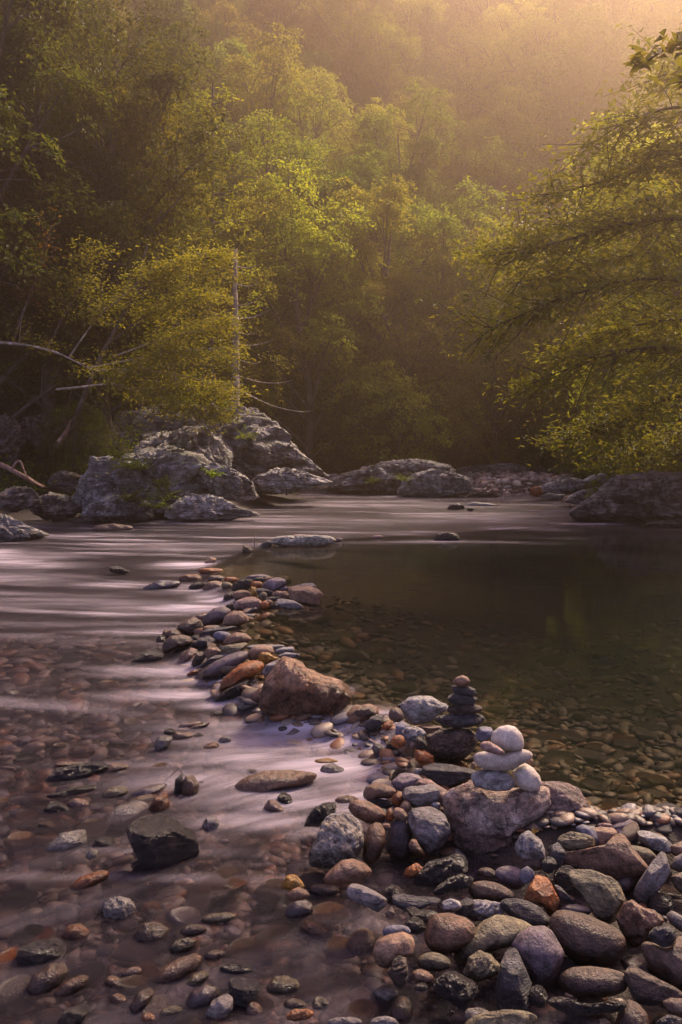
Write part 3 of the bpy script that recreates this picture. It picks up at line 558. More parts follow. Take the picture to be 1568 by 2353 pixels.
E;590 1020 640 970 720 925 770 925 720 965 650 1000 620 1025;s;slate;narrow slate with water trails between brown stones;k=0.5
E;610 1095 650 1030 720 970 800 930 880 900 960 900 940 960 860 1020 790 1080 740 1115 660 1110;o;purple;long dark wet stone sloping into the spill;k=0.25 sub=5
E;490 1075 540 1045 600 1035 630 1060 590 1095 530 1090;a;rust;small rusty stone in the foam at the foot of the spill;k=0.3
E;750 1195 780 1120 850 1050 950 990 1050 970 1080 1020 1040 1080 960 1110 880 1150 820 1200 770 1205;o;rust;large wet orange slab left of the small water chute;k=0.3 sub=5
E;710 1275 780 1210 860 1160 930 1120 980 1120 970 1170 900 1230 860 1285 780 1285;g;dark;glistening black stone beside the small water chute;k=0.25 sub=5
E;1080 1060 1110 1010 1180 980 1215 960 1170 1030 1110 1100;s;grey;grey slab squeezed behind the biggest brown boulder's left shoulder;k=1.2
E;55 985 110 930 165 885 240 880 290 905 300 945 240 975 150 990 80 1000;o;slate;wet dark stone standing apart left of the dam in white water;k=0.2
E;980 1290 1005 1230 1070 1180 1090 1230 1060 1310 1000 1325;r;brown;brown stone at the left foot of the biggest boulder;k=0.3
E;690 1400 710 1375 760 1362 800 1380 790 1405 730 1410;r;dark;tiny black stone alone in the calm veil left of the biggest boulder;k=0.2
E;e 1035 1415 160 40;r;dark;flat black stone at the boulder's lower left waterline;k=0.1
E;e 1145 1390 44 56;r;brown;thumb sized brown pebble at the boulder's lower left;k=0.3 n=pebble
E;e 1215 1420 100 50;r;umber;small dark stone under the biggest boulder's front;k=0.1
A;430 500 470 410 560 360 640 345 700 370 720 420 650 470 560 520 480 545;r;brown;brown stone glazed by the flow right of the biggest boulder;k=half
A;505 430 540 390 640 365 700 400 680 440 600 460 530 455;g;umber;dark craggy stone on top of the glazed brown one;k=0.9
A;600 520 650 450 720 420 760 430 740 500 690 570 640 560;a;slate;wet slate standing in the spill right of the biggest boulder;k=0.5
A;690 600 760 500 820 470 840 540 770 590;o;rust;orange brown stone under the spill beside the blue grey stone;k=0.15
A;660 690 690 650 740 660 755 720 745 800 700 770;o;grey;small greenish grey stone with water parting round it;k=0.3
A;180 830 230 780 310 768 400 790 340 830 250 850;r;ochre;pale orange stone glowing under the veil;k=half
A;240 900 280 830 360 810 440 850 470 900 400 930 300 940;r;light;pale grey stone under the veil beside the orange one;k=half
A;-20 600 50 535 120 560 90 610 20 620;g;marble;white craggy stone in the foam below the biggest boulder;k=half
A;e 330 525 150 56;r;pinks;pink orange stone just breaking the foam below the boulder;k=half
A;e 545 590 90 40;a;umber;small dark stone tip in the foam;k=half
A;e 870 640 120 100;r;rust;rusty stone left of the shiny mottled stone;Y=4.3
A;e 820 900 180 120 20;r;pinks;pink brown stone blurred under the flow above the purplish slab;k=sub
A;e 560 780 180 90;r;tan;tan stone under the veil left of the greenish grey stone;k=sub
F;250 290 300 230 400 205 520 200 560 220 480 255 400 295 280 320;g;slate;mottled grey slab awash at the far left shallows;k=half
F;290 205 350 195 440 195 430 212 330 222;s;tan;thin tan slab behind the mottled grey slab;k=half
F;250 380 330 345 430 320 500 310 480 345 400 378 320 388;s;dark;long thin black slab breaking the surface at left;k=0.2
F;235 445 270 405 330 415 375 460 300 472 240 465;g;dark;low black rock below the long thin slab;k=0.2
F;355 410 390 385 440 390 470 420 420 450 370 440;r;pinks;pinkish stone right of the low black rock;k=half
F;530 245 580 205 640 200 670 225 600 255 550 265;r;tan;orange tan stone awash right of the mottled slab;k=half
F;e 580 285 110 66;r;ochre;yellowish orange stone below the orange tan one;k=sub
F;e 600 362 130 70 15;r;olive;olive oval stone awash in the left shallows;k=half
F;430 590 500 500 600 430 700 398 760 410 780 435 720 480 640 560 580 575 530 560 480 600 440 640;o;light;long smooth pale grey rock slanting up from the water;Y=4.0 sub=5 n=rugged_stone
F;240 650 320 570 440 550 450 620 340 690 260 695;r;light;blurred pale foot of rock under water left of the long grey rock;k=half
F;780 440 810 390 860 357 885 380 885 440 850 462 800 468;a;rust;orange brown wedge touching the tip of the long grey rock;k=0.3
F;950 330 970 275 1010 265 1040 310 1030 375 990 382 955 365;o;brown;upright brown stone in a pair with a thin black one;k=0.35
F;912 370 920 290 950 258 962 300 950 360 928 378;g;dark;thin upright black stone left of the upright brown one;k=0.35
F;675 600 690 540 740 495 830 475 900 490 950 530 1000 560 1030 610 1020 680 960 735 880 750 790 755 730 730 720 670 690 640;a;dark;large dark squarish boulder alone in the left shallows;k=0.3 sub=6 n=boulder cat=boulder
F;1060 520 1080 485 1130 480 1145 510 1130 550 1090 565 1065 545;o;marble;small stone with a white stripe right of the dark boulder;k=0.3 sub=4
F;1235 320 1290 275 1380 245 1500 240 1640 255 1600 300 1450 330 1350 350 1290 392 1265 380;o;tan;long pinkish slab glazed by water in mid stream;k=half sub=5
F;1385 430 1410 395 1450 400 1500 460 1490 485 1430 465;r;pinks;pink finger like stone in mid stream;k=half
F;1450 380 1480 350 1520 370 1535 430 1500 440 1465 410;g;dark;dark red stone behind the pink finger like stone;k=0.2
F;e 1300 415 90 50;r;ochre;pale orange stone under water left of the pink one;k=sub
F;660 390 700 350 780 315 870 310 820 337 740 355 690 395;s;purple;long thin purple slab awash above the orange brown wedge;k=half
F;808 110 820 70 870 57 900 75 880 110 840 142 815 135;o;marble;white upright stone at the left end of a little group;k=0.35 sub=4
F;e 890 40 64 40;r;dark;black pebble behind the white upright stone;k=0.3 n=pebble
F;900 65 920 40 980 38 1010 60 980 85 920 85;r;tan;orange tan stone right of the black pebble;k=0.2
F;e 920 105 120 66;r;pinks;pink stone awash below the orange tan stone;k=sub
F;1005 60 1040 42 1070 60 1040 76;o;dark;small black stone right of the orange tan stone;k=0.2
F;e 1105 118 84 46 10;r;rust;orange stone in a thin flow of foam;k=half
F;e 1175 85 72 46 30;g;light;whitish stone in foam next to an orange stone;k=half
E;415 1500 450 1460 540 1445 600 1445 560 1480 480 1500;r;pinks;dark pink stone awash left of the calm veil;k=half
E;490 1510 560 1465 660 1452 610 1495 540 1520;r;brown;thin brown stone awash beside the dark pink one;k=half
F;540 960 560 915 620 900 680 915 705 965 680 1010 620 1030 560 1010;g;light;round grey mottled stone in the lower left shallows;k=0.15 sub=5
F;370 850 430 795 520 763 565 770 560 800 480 850 400 882;r;rust;long red brown stone under water left of centre;k=half
F;e 650 845 220 150;r;umber;wide brown dome of a stone under water;k=sub
F;500 600 540 585 590 590 600 640 540 662 505 640;r;dark;small black stone under the long grey rock;k=half
F;450 690 475 650 510 655 510 690 470 718;o;light;small pale stone below the long grey rock;k=half
F;330 1100 360 1050 420 1040 465 1080 450 1130 390 1147 340 1125;r;rust;rounded red brown stone at lower left;k=half
F;95 1220 110 1170 200 1130 300 1115 340 1150 330 1210 250 1240 180 1280 120 1260;o;slate;big dark grey stone breaking the surface at lower left;k=0.15 sub=5
F;145 1380 180 1310 260 1255 330 1250 350 1290 310 1360 240 1420 170 1435;r;umber;large brown oval below the big dark grey stone;k=half sub=5
F;-60 1330 30 1285 120 1290 150 1330 130 1400 60 1445 -60 1440;r;brown;large reddish stone under water at the left border;k=sub sub=5
F;285 1410 330 1350 420 1310 460 1320 440 1370 360 1420 300 1432;r;brown;slanting brown oval right of the large brown one;k=half
F;760 1000 800 970 900 970 980 1000 960 1040 850 1020;s;olive;flat tan slab under water right of the round mottled stone;k=sub
F;e 780 970 130 80 20;r;rust;orange brown stone behind the flat tan slab;k=sub
F;710 1100 740 1045 820 1030 880 1070 860 1130 780 1150 720 1140;g;umber;dark brown craggy stone in lower left middle;k=half
F;1055 1020 1100 990 1180 982 1230 1000 1180 1030 1090 1045;r;olive;slim flat stone breaking the surface in lower middle;k=half
F;e 1010 1075 130 60 10;r;umber;dark slim stone left of the slim flat one;k=half
F;890 1170 920 1130 980 1112 1025 1130 1000 1170 930 1195;g;olive;knobby tan stone on gravel in lower middle;k=0.2
F;800 1350 850 1280 930 1225 1010 1200 1050 1220 1030 1270 940 1340 850 1368;r;tan;long glossy oval stone slanting up right near the bottom;k=0.15 sub=5
F;970 1360 1010 1310 1070 1285 1090 1310 1060 1350 1000 1388;r;olive;tan oval right of the long glossy oval;k=half
F;975 1460 1000 1400 1070 1362 1140 1375 1145 1420 1090 1480 1020 1500 985 1490;r;purple;flat purplish oval near the bottom;k=0.15 sub=5
F;1200 1370 1215 1330 1260 1320 1340 1340 1360 1380 1330 1430 1290 1478 1240 1450;a;slate;dark heart shaped stone near the bottom;k=0.3 sub=5
F;1155 1270 1210 1245 1290 1260 1340 1300 1280 1312 1190 1300;o;slate;flat dark grey stone above the heart shaped one;k=half
F;1400 1370 1430 1320 1500 1315 1555 1350 1540 1410 1470 1430 1410 1400;a;olive;pale roundish flat stone right of the heart shaped one;k=half
F;1080 1510 1120 1440 1180 1410 1215 1430 1210 1490 1150 1545 1090 1552;g;marble;white veined grey stone at the bottom border;k=0.2
F;e 1330 1495 80 90;r;tan;small tan pebble right of the white veined stone;k=half n=pebble
F;680 1470 720 1400 780 1375 805 1400 770 1460 700 1522;r;umber;slanting dark brown stone near the bottom left of centre;k=0.2
F;310 1560 350 1490 450 1450 470 1490 420 1550 350 1590;g;dark;dark red jagged stone at the bottom border left;k=0.3
F;e 890 1505 130 60 15;r;olive;small tan oval at the bottom border;k=0.1
F;e 590 1345 80 60;r;tan;small pale tan pebble at lower left gravel;k=half n=pebble
F;e 690 1295 110 50 15;r;pinks;small pinkish oval in the lower left gravel;k=half n=pebble
F;e 620 1440 84 64;r;brown;small brown pebble in the lower left gravel;k=half n=pebble
F;e 775 1535 70 54;r;rust;small red pebble at the bottom border;k=half n=pebble
F;e 1120 1208 110 60 20;r;umber;small dark brown stone right of the knobby tan one;k=half
F;e 1430 1185 310 76 10;r;rust;long rust brown stone under the surface;k=sub
F;e 1120 905 200 60 15;r;olive;long pale stone under murky water in mid shallows;k=sub
F;e 430 145 140 60 5;r;tan;pale brown stone blurred under water at far left;k=sub
F;e 600 95 150 40;r;grey;grey stone blurred under water above the tan one;k=sub
F;e 1290 640 160 70 20;r;tan;tan stone under the veil right of the striped stone;k=sub
F;e 1370 560 130 80 10;r;pinks;pink stone under the veil above the tan stone;k=sub
F;e 1110 650 120 60;r;pinks;pinkish stone under water right of the dark boulder;k=sub
F;e 1190 170 180 110 15;r;tan;pale tan stone under the foamy veil;k=sub
F;e 760 270 150 90;r;brown;brown stone under water left of the upright pair;k=sub
F;e 1120 280 120 70;r;tan;tan stone under the pink veil right of the upright pair;k=sub
G;620 1252 625 1240 640 1232 680 1230 720 1229 760 1232 772 1240 765 1252 720 1256 680 1255 650 1254;g;cream;long cream lichened rock islet at the far end of the dam;z=0.10 n=rugged_stone sub=6
G;e 612 1252 34 16 20;g;slate;dark stone joined to the islet's left tip;z=0.02
G;e 652 1250 22 18;a;purple;small purplish stone in front of the islet;z=0.04
G;e 778 1241 18 10;g;purple;tiny purple stone at the islet's right end;z=0.03
G;557 1262 562 1252 572 1254 580 1264 574 1272 558 1272;a;rough;stumpy brown stone left of the islet;z=0.04
G;e 868 1234 26 9;r;pinks;small low pink stone in the smooth water;z=0.02
G;998 1243 1003 1228 1020 1223 1040 1223 1053 1230 1056 1240 1040 1246 1012 1247;g;dark;dark round rock alone in the smooth water;z=0.05
G;1027 1170 1035 1160 1050 1155 1066 1160 1068 1170 1045 1174;g;dark;dark pointed rock in the far riffle;z=0.07
G;e 1082 1170 18 9;g;dark;tiny dark rock right of the pointed one;z=0.05
G;1070 1160 1090 1153 1120 1156 1144 1162 1110 1168 1080 1168;g;light;flat pale rock awash behind the dark pointed rock;z=0.02
G;205 1222 225 1207 260 1203 300 1208 308 1218 270 1224 230 1226;g;umber;flat brown rock awash below the left outcrop;z=0.03
G;250 1304 270 1300 300 1312 285 1320 258 1316;g;dark;dark rock tip under the left rapid;z=-0.02
'''
# ------------------------------------------------------------------ water
FOAM_AND_SHEEN = [(40,1290,130,18,1.1),(10,1272,60,10,.9),(60,1330,150,12,.6),(440,1300,85,9,.9),(330,1345,130,8,.8),(450,1352,60,12,.8),(440,1400,100,9,.9),(300,1412,130,7,.5),
 (500,1378,50,12,.8),(340,1450,130,7,.75),(440,1475,30,12,.4),(380,1542,130,14,.85),(440,1522,50,20,.7),(440,1602,170,12,1.0),(540,1622,80,11,1.0),(450,1570,90,7,.6),
 (588,1588,13,24,1.3),(680,1672,240,20,.75),(850,1665,90,26,.75),(640,1715,180,24,.5),(780,1705,150,26,.6),(780,1770,200,34,.6),(560,1745,180,18,.42),(500,1800,220,26,.38),(860,1840,110,60,.52),(680,1840,200,30,.45),(620,1890,180,20,.35),(460,1700,120,14,.35),(780,1910,110,24,.3),(300,1760,200,10,.25),(380,1960,160,10,.22),(560,2020,220,10,.2),(200,2020,200,10,.2),
 (800,1160,240,9,.7),(680,1136,110,6,.7),(1100,1186,160,8,.65),(620,1192,180,8,.4),(900,1200,250,8,.3),(700,1262,120,8,.4),(430,1262,140,6,.45),(1020,1246,170,3,.7),(290,1228,110,4,.5),(880,1140,160,5,.4),  # far pale bands are soft grey reflections, coloured in as foam
 (808,1590,14,8,.8),(900,1640,60,6,.6)]
def build_water():
    ys = np.r_[np.linspace(-10, 1.2, 12), 1.4 * (60 / 1.4) ** (np.linspace(0, 1, 620))]
    us = np.linspace(-1, 1, 460); us = np.sign(us) * np.abs(us) ** 1.2
    X = us[None, :] * (np.maximum(ys, 0)[:, None] * 0.75 + 6); Y = np.repeat(ys[:, None], len(us), 1)
    sd_ = side(X, Y); k = sstep(-0.30, 0.08, sd_ / (1 + 0.04 * Y)); low = lowlev(X, Y)
    Z = low * (1 - k)
    px, py = proj(X, Y, Z)
    q = np.stack([X, Y, X * 0], -1).reshape(-1, 3)
    warp = fbm(q * 0.55, 3, 5).reshape(X.shape)
    kk = 0.12 - 0.75 * (1 - sstep(3.2, 5.8, Y))
    T = Y + kk * X + (0.25 + 0.2 * (1 - sstep(6, 9, Y))) * warp * sstep(1, 3, Y); S = X * (1 + 0.0 * Y) + 0.1 * warp
    foam = np.zeros(X.shape)
    wx = px + 40 * warp
    for a, b, rx, ry, am in FOAM_AND_SHEEN:
        foam = np.maximum(foam, am * np.exp(-((wx - a) / rx) ** 2 - ((py + 6 * warp - b) / ry) ** 2))
    st = 1 - sstep(-0.15, 0.05, sd_ / (1 + 0.04 * Y)); far = sstep(12.5, 19, Y + 2.2 * warp)
    flow = np.maximum(st, far * 0.85)
    streak = fbm(np.stack([T * 3.2, S * 0.55, T * 0], -1).reshape(-1, 3), 4, 31).reshape(X.shape)
    base = (0.02 + 0.34 * np.clip(streak - 0.05, 0, 1) * (1 + 1.2 * sstep(11, 15, Y))) * flow * (0.35 + 0.65 * sstep(4.2, 6, Y))
    foam = np.clip(np.maximum(base, foam * (0.62 + 0.8 * streak)), 0, 1)
    # calm clear patch of the pool keeps no foam
    foam = foam * np.clip(flow + np.exp(-((py - 1246) / 8) ** 2) * 0.8 + (np.abs(px - 855) < 75) * (np.abs(py - 1625) < 60), 0, 1)
    Zb = 0.013 * streak * flow * sstep(1, 3, Y) * (1 - sstep(20, 40, Y)) + 0.02 * np.clip(foam - .3, 0, 1) * flow + 0.0015 * fbm(q * 5, 2, 8).reshape(X.shape)
    Z = Z + Zb
    depth = np.clip(Z - height(X, Y), 0, 3)
    V = np.stack([X, Y, Z], -1).reshape(-1, 3); n, m = X.shape
    i = (np.arange(n - 1)[:, None] * m + np.arange(m - 1)[None, :]).ravel()
    F = np.stack([i, i + 1, i + m + 1, i + m], 1)
    t = NT('river_water')
    A = lambda nm: t.n('Attribute', attribute_name=nm).outputs['Fac']
    fo, fl, de, aS, aT = A('foam'), A('flow'), A('depth'), A('s'), A('t')
    cb = t.n('CombineXYZ'); t.l(t.math('MULTIPLY', aS, 0.7), cb.inputs[0]); t.l(t.math('MULTIPLY', aT, 5.0), cb.inputs[1])
    ns = t.noise(cb.outputs[0], 1.6, 5, 0.6, 0.3)
    foam2 = t.math('MULTIPLY', t.math('MULTIPLY', fo, 0.85), t.map(ns, 0.3, 0.7, 0.45, 1.4), clamp=True)
    veil = t.math('MAXIMUM', foam2, t.math('MULTIPLY', t.math('SUBTRACT', 1.0, t.math('POWER', 0.05, de)), fl), clamp=True)
    geo = t.n('NewGeometry')
    tb = t.math('SUBTRACT', 1.0, t.math('EXPONENT', t.math('MULTIPLY', de, -1.8)))      # turbidity of the pool by depth
    body = t.n('BsdfDiffuse'); t.l(t.mix(fl, (0.009, 0.014, 0.012), (0.018, 0.014, 0.020)), body.inputs[0])
    clear = t.n('BsdfTransparent'); t.l(t.mix(fl, (0.95, 0.88, 0.74), (0.88, 0.82, 0.88)), clear.inputs[0])
    tb2 = t.math('MAXIMUM', tb, t.math('MULTIPLY', fl, t.math('SUBTRACT', 1.0, t.math('EXPONENT', t.math('MULTIPLY', de, -1.7)))))
    rf = t.n('BsdfRefraction'); rf.inputs['IOR'].default_value = 1.2; rf.inputs['Roughness'].default_value = 0.10; rf.inputs[0].default_value = (0.95, 0.92, 0.92, 1)
    m0 = t.n('MixShader'); t.l(t.math('MULTIPLY', fl, 0.35), m0.inputs[0]); t.l(clear.outputs[0], m0.inputs[1]); t.l(rf.outputs[0], m0.inputs[2])
    m1 = t.n('MixShader'); t.l(tb2, m1.inputs[0]); t.l(m0.outputs[0], m1.inputs[1]); t.l(body.outputs[0], m1.inputs[2])
    fd = t.n('BsdfDiffuse'); fd.inputs[0].default_value = (0.72, 0.64, 0.72, 1)
    m2 = t.n('MixShader'); t.l(foam2, m2.inputs[0]); t.l(m1.outputs[0], m2.inputs[1]); t.l(fd.outputs[0], m2.inputs[2])
    gl = t.n('BsdfGlossy'); t.l(t.math('MULTIPLY_ADD', fl, 0.20, 0.045), gl.inputs['Roughness']); gl.inputs[0].default_value = (1, 1, 1, 1)
    fr = t.n('Fresnel'); fr.inputs[0].default_value = 1.33
    bn = t.noise(t.n('TexCoord').outputs['Object'], 9, 3, 0.5)
    bp = t.n('Bump'); bp.inputs['Strength'].default_value = 0.25; bp.inputs['Distance'].default_value = 0.012
    t.l(t.math('ADD', t.math('MULTIPLY', bn, 0.35), t.math('MULTIPLY', ns, fl)), bp.inputs['Height']); t.l(bp.outputs[0], gl.inputs['Normal']); t.l(bp.outputs[0], fr.inputs['Normal'])
    m3 = t.n('MixShader'); t.l(t.math('MULTIPLY', fr.outputs[0], t.math('MULTIPLY_ADD', fl, -0.20, 0.55)), m3.inputs[0]); t.l(m2.outputs[0], m3.inputs[1]); t.l(gl.outputs[0], m3.inputs[2])
    t.l(m3.outputs[0], t.out.inputs[0])
    o = add('water', mesh_np('water', V, F, t.m, True, dict(foam=foam.ravel(), flow=flow.ravel(), depth=depth.ravel(), s=S.ravel(), t=T.ravel()))); tag(o, kind='structure')
build_water()

# ------------------------------------------------------------------ rocks
ZONE = {'A': (660.5, 1516.3, .29304), 'B': (1108.5, 1516.3, .29304), 'C': (660.5, 1893.1, .29304), 'D': (1108.5, 1893.1, .29304),
        'E': (287.2, 1234.9, .29304), 'F': (0, 1665.6, .43955), 'G': (0, 0, 1.0)}
def kindpar(k):     # boxiness, number of facets, facet depth, low noise, ridge noise
    return {'r': (0.93, 4, 0.93, 0.06, 0.006), 'o': (0.86, 6, 0.87, 0.07, 0.015), 'a': (0.72, 11, 0.78, 0.05, 0.03), 's': (0.62, 7, 0.74, 0.05, 0.02),
            'h': (0.84, 9, 0.86, 0.09, 0.045), 'g': (0.82, 10, 0.82, 0.11, 0.08), 'c': (0.70, 20, 0.78, 0.16, 0.15)}[k]
def rock(zone, shape, kind, mat, label, k=None, Y=None, z=None, n='river_stone', cat='stone', d=None, sub=None, seed=None, group=None, strata=None):
    ox, oy, sc = ZONE[zone]; seed = seed or (int(abs(sum(shape[1:6] if shape[0] == 'e' else shape[:6])) * 7) % 9973 + 11)
    rs = np.random.RandomState(seed)
    if shape[0] == 'e':
        _, cx, cy, w, h = shape[:5]; rot = math.radians(shape[5] if len(shape) > 5 else 0)
        a = np.linspace(0, 2 * math.pi, 40, endpoint=False); irr = 1 + 0.05 * np.sin(2 * a + rs.rand() * 6) + 0.04 * np.sin(3 * a + rs.rand() * 6)
        ex = np.cos(a) * w / 2 * irr; ey = np.sin(a) * h / 2 * irr
        P = np.stack([cx + ex * math.cos(rot) - ey * math.sin(rot), cy - ex * math.sin(rot) - ey * math.cos(rot)], 1)
    else: P = np.array(shape, float).reshape(-1, 2)
    P = P * sc + np.array([ox, oy])
    if zone in 'CDEF' and Y is None or zone in 'CD': P = P.mean(0) + (P - P.mean(0)) * 1.07
    lo, hi = P.min(0), P.max(0); c = (lo + hi) / 2; wpx, hpx = hi - lo
    ray = rayd(*c)
    if Y is not None: t = Y / ray[1]
    else:
        ts = np.geomspace(1.9, 60, 1600) ; pts = CAM + ray * ts[:, None]
        hm = hpx / FPX * ts
        if z is not None: tgt = np.full(len(ts), z)
        elif k in ('sub', 'half'):
            w_ = wlevel(pts[:, 0], pts[:, 1]); tgt = w_ - (0.50 * hm + 0.008 if k == 'sub' else 0.0 * hm)
        else: 
            w_ = wlevel(pts[:, 0], pts[:, 1]); tgt = np.maximum(height(pts[:, 0], pts[:, 1]), w_ - 0.01) + (0.36 if k is None else k) * hm
        idx = np.argmax(pts[:, 2] <= tgt); t = ts[idx]
    ctr = CAM + ray * t
    f = nrm(ray); r = nrm(np.cross(f, [0, 0, 1])); u = np.cross(r, f)
    dep = t * np.linalg.norm(ray)
    # outline in metres in the plane facing the sight line
    L = []
    for p in P:
        q = rayd(*p); q = q / (q @ f) * dep - f * dep; L.append((q @ r, q @ u))
    L = np.array(L); L -= 0; cen = (L.min(0) + L.max(0)) / 2; L -= cen
    n_ = len(L); TH = np.linspace(-math.pi, math.pi, 361); RR = np.zeros(361)
    for i in range(n_):
        a0, b0 = L[i], L[(i + 1) % n_]; e = b0 - a0
        den = np.cos(TH) * e[1] - np.sin(TH) * e[0]; den = np.where(np.abs(den) < 1e-12, 1e-12, den)
        tt = (a0[0] * e[1] - a0[1] * e[0]) / den; ss = (a0[0] * np.sin(TH) - a0[1] * np.cos(TH)) / den
        ok = (tt > 0) & (ss >= -1e-6) & (ss <= 1 + 1e-6); RR = np.where(ok, np.maximum(RR, tt), RR)
    RR = np.where(RR <= 0, np.median(RR), RR)
    kern = 3 if kind == 'c' else 5 if kind in 'asgch' else 9
    if shape[0] != 'e':
        ext = np.r_[RR[-kern - 1:-1], RR, RR[1:kern + 1]]; w8 = np.hanning(2 * kern + 1 + 2)[1:-1]; w8 /= w8.sum(); RR = np.convolve(ext, w8, 'valid')
    px_r = max(wpx, hpx) / 2.3
    if sub is None: sub = 3 if px_r < 16 else 4 if px_r < 55 else 5 if px_r < 130 else 6
    V, F = ico(sub); V = V.copy()
    # rotate ico so that its poles do not show
    x, y, zc = V[:, 0], V[:, 1], V[:, 2]; rho = np.hypot(x, y); th = np.arctan2(y, x)
    box, nf, fd, ln, rn = kindpar(kind)
    R = np.interp(th, TH, RR)
    wm, hm = L[:, 0].max() * 2 - 0, L[:, 1].max() * 2
    D = d if d is not None else (0.42 * min(wm, hm) + 0.10 * max(wm, hm))
    D = D if d is None else d * min(wm, hm)
    rr = rho ** box; wz = np.sign(zc) * np.abs(zc) ** (0.5 + 0.5 * box)
    Q = np.stack([np.cos(th) * R * rr, np.sin(th) * R * rr, wz * D], 1)        # right, up, towards camera
    size = (wm * hm * 2 * D) ** (1 / 3)
    # facets
    if nf:
        N = []
        ang = math.asin(-f[2])
        upw = np.array([u @ np.array([0, 0, 1]), -(f @ np.array([0, 0, 1]))])   # world up in (up, toward) coordinates
        if kind in 'as': N.append((np.array([0.15 * rs.randn(), upw[0], upw[1] + 0.35]), fd * 0.92))
        if kind in 'as': N.append((np.array([0.35 * rs.randn(), -0.25, 1.0]), fd))
        for i in range(nf):
            v = rs.randn(3); v[2] = abs(v[2]) * 1.3 if i % 3 else v[2]; N.append((v, fd + (1 - fd) * rs.rand() * 0.8))
        for v, k_ in N:
            v = nrm(v * np.array([1 / wm, 1 / hm, 0.5 / D])); dd = Q @ v; off = k_ * dd.max()
            ex = np.maximum(0, dd - off); Q -= v[None, :] * (ex * 0.94)[:, None]
    for ax in (0, 1):      # cutting facets must not shrink the outline
        a_, b_ = Q[:, ax].min(), Q[:, ax].max(); l0, l1 = L[:, ax].min(), L[:, ax].max(); Q[:, ax] = l0 + (Q[:, ax] - a_) * (l1 - l0) / (b_ - a_)
    so = rs.rand(3) * 50
    nv = V
    Pn = Q / size
    disp = ln * fbm(Pn * 1.3 + so, 3, 1) + 0.3 * ln * fbm(Pn * 4 + so, 3, 2)
    if rn:
        rd = rs.randn(3) if strata is None else np.array(strata, float); rd = nrm(rd)
        sdir = Pn @ rd
        A_ = np.concatenate([Pn * 1.6], 1) + np.outer(sdir * 6.0, rd) + so
        ridg = 1 - np.abs(fbm(A_, 5, 4, 0.6)) * 2.2
        if kind == 'c':      # stepped ledges
            s_ = sdir * 7 + 1.2 * fbm(Pn * 1.8 + so, 4, 12); fr_ = s_ - np.floor(s_); disp += 0.11 * (np.minimum(fr_ * 1.15, 1) - (fr_ > 0.87) * (fr_ - 0.87) * 7.6 - 0.5)
            s2 = (Pn @ nrm([1, 0.2, -0.4])) * 4 + 1.5 * fbm(Pn * 1.5 + so, 3, 14); f2 = s2 - np.floor(s2); disp += 0.05 * (f2 - 0.5)
        disp += rn * (ridg - 0.6) + rn * 0.8 * fbm(Pn * 7 + so, 4, 6, 0.65)
    edge = 0.35 + 0.65 * np.abs(zc)         # keep the outline where it was
    Q = Q + V * (disp * edge * size * (0.6 if kind in 'ro' else 1.0))[:, None]
    Wv = Q[:, 0:1] * r + Q[:, 1:2] * u - Q[:, 2:3] * f
    ctr = ctr + r * cen[0] + u * cen[1]
    me = mesh_np(n, Wv, F, RM[mat])
    o = add(n, me, loc=ctr); tag(o, label, cat, group)
    ROCKS.append((o, ctr, max(wm, hm) / 2))
    return o
ROCKS = []
DEFG = {'A': 'stones of the near end of the rock dam', 'B': 'stones of the near end of the rock dam', 'C': 'stones in the shallows beside the near pile', 'D': 'stones heaped in the near right corner',
        'E': 'stones of the middle of the rock dam', 'F': 'stones in the blurred shallows', 'G': None}
NAMEK = {'r': 'river_stone', 'o': 'river_stone', 'h': 'boulder', 'a': 'broken_stone', 's': 'flat_stone', 'g': 'rugged_stone', 'c': 'rock_outcrop'}
def rocks(text):
    for line in text.strip().split('\n'):
        line = line.strip()
        if not line or line[0] == '#': continue
        z, sh, kd, mt, lab, *op = [q.strip() for q in line.split(';')]
        s = sh.split(); shape = (['e'] + [float(v) for v in s[1:]]) if s[0] == 'e' else [float(v) for v in s]
        kw = {}
        for q in (op[0].split() if op else []):
            a, b = q.split('='); kw[a] = b if a in ('n', 'cat') or b in ('sub', 'half') else int(b) if a in ('sub', 'seed') else float(b)
        if z in 'CD' and 'Y' in kw: kw['Y'] *= 0.962
        kw.setdefault('n', NAMEK[kd]); kw.setdefault('group', DEFG[z])
        rock(z, shape, kd, mt, lab, **kw)
rocks(ROCK_DATA)
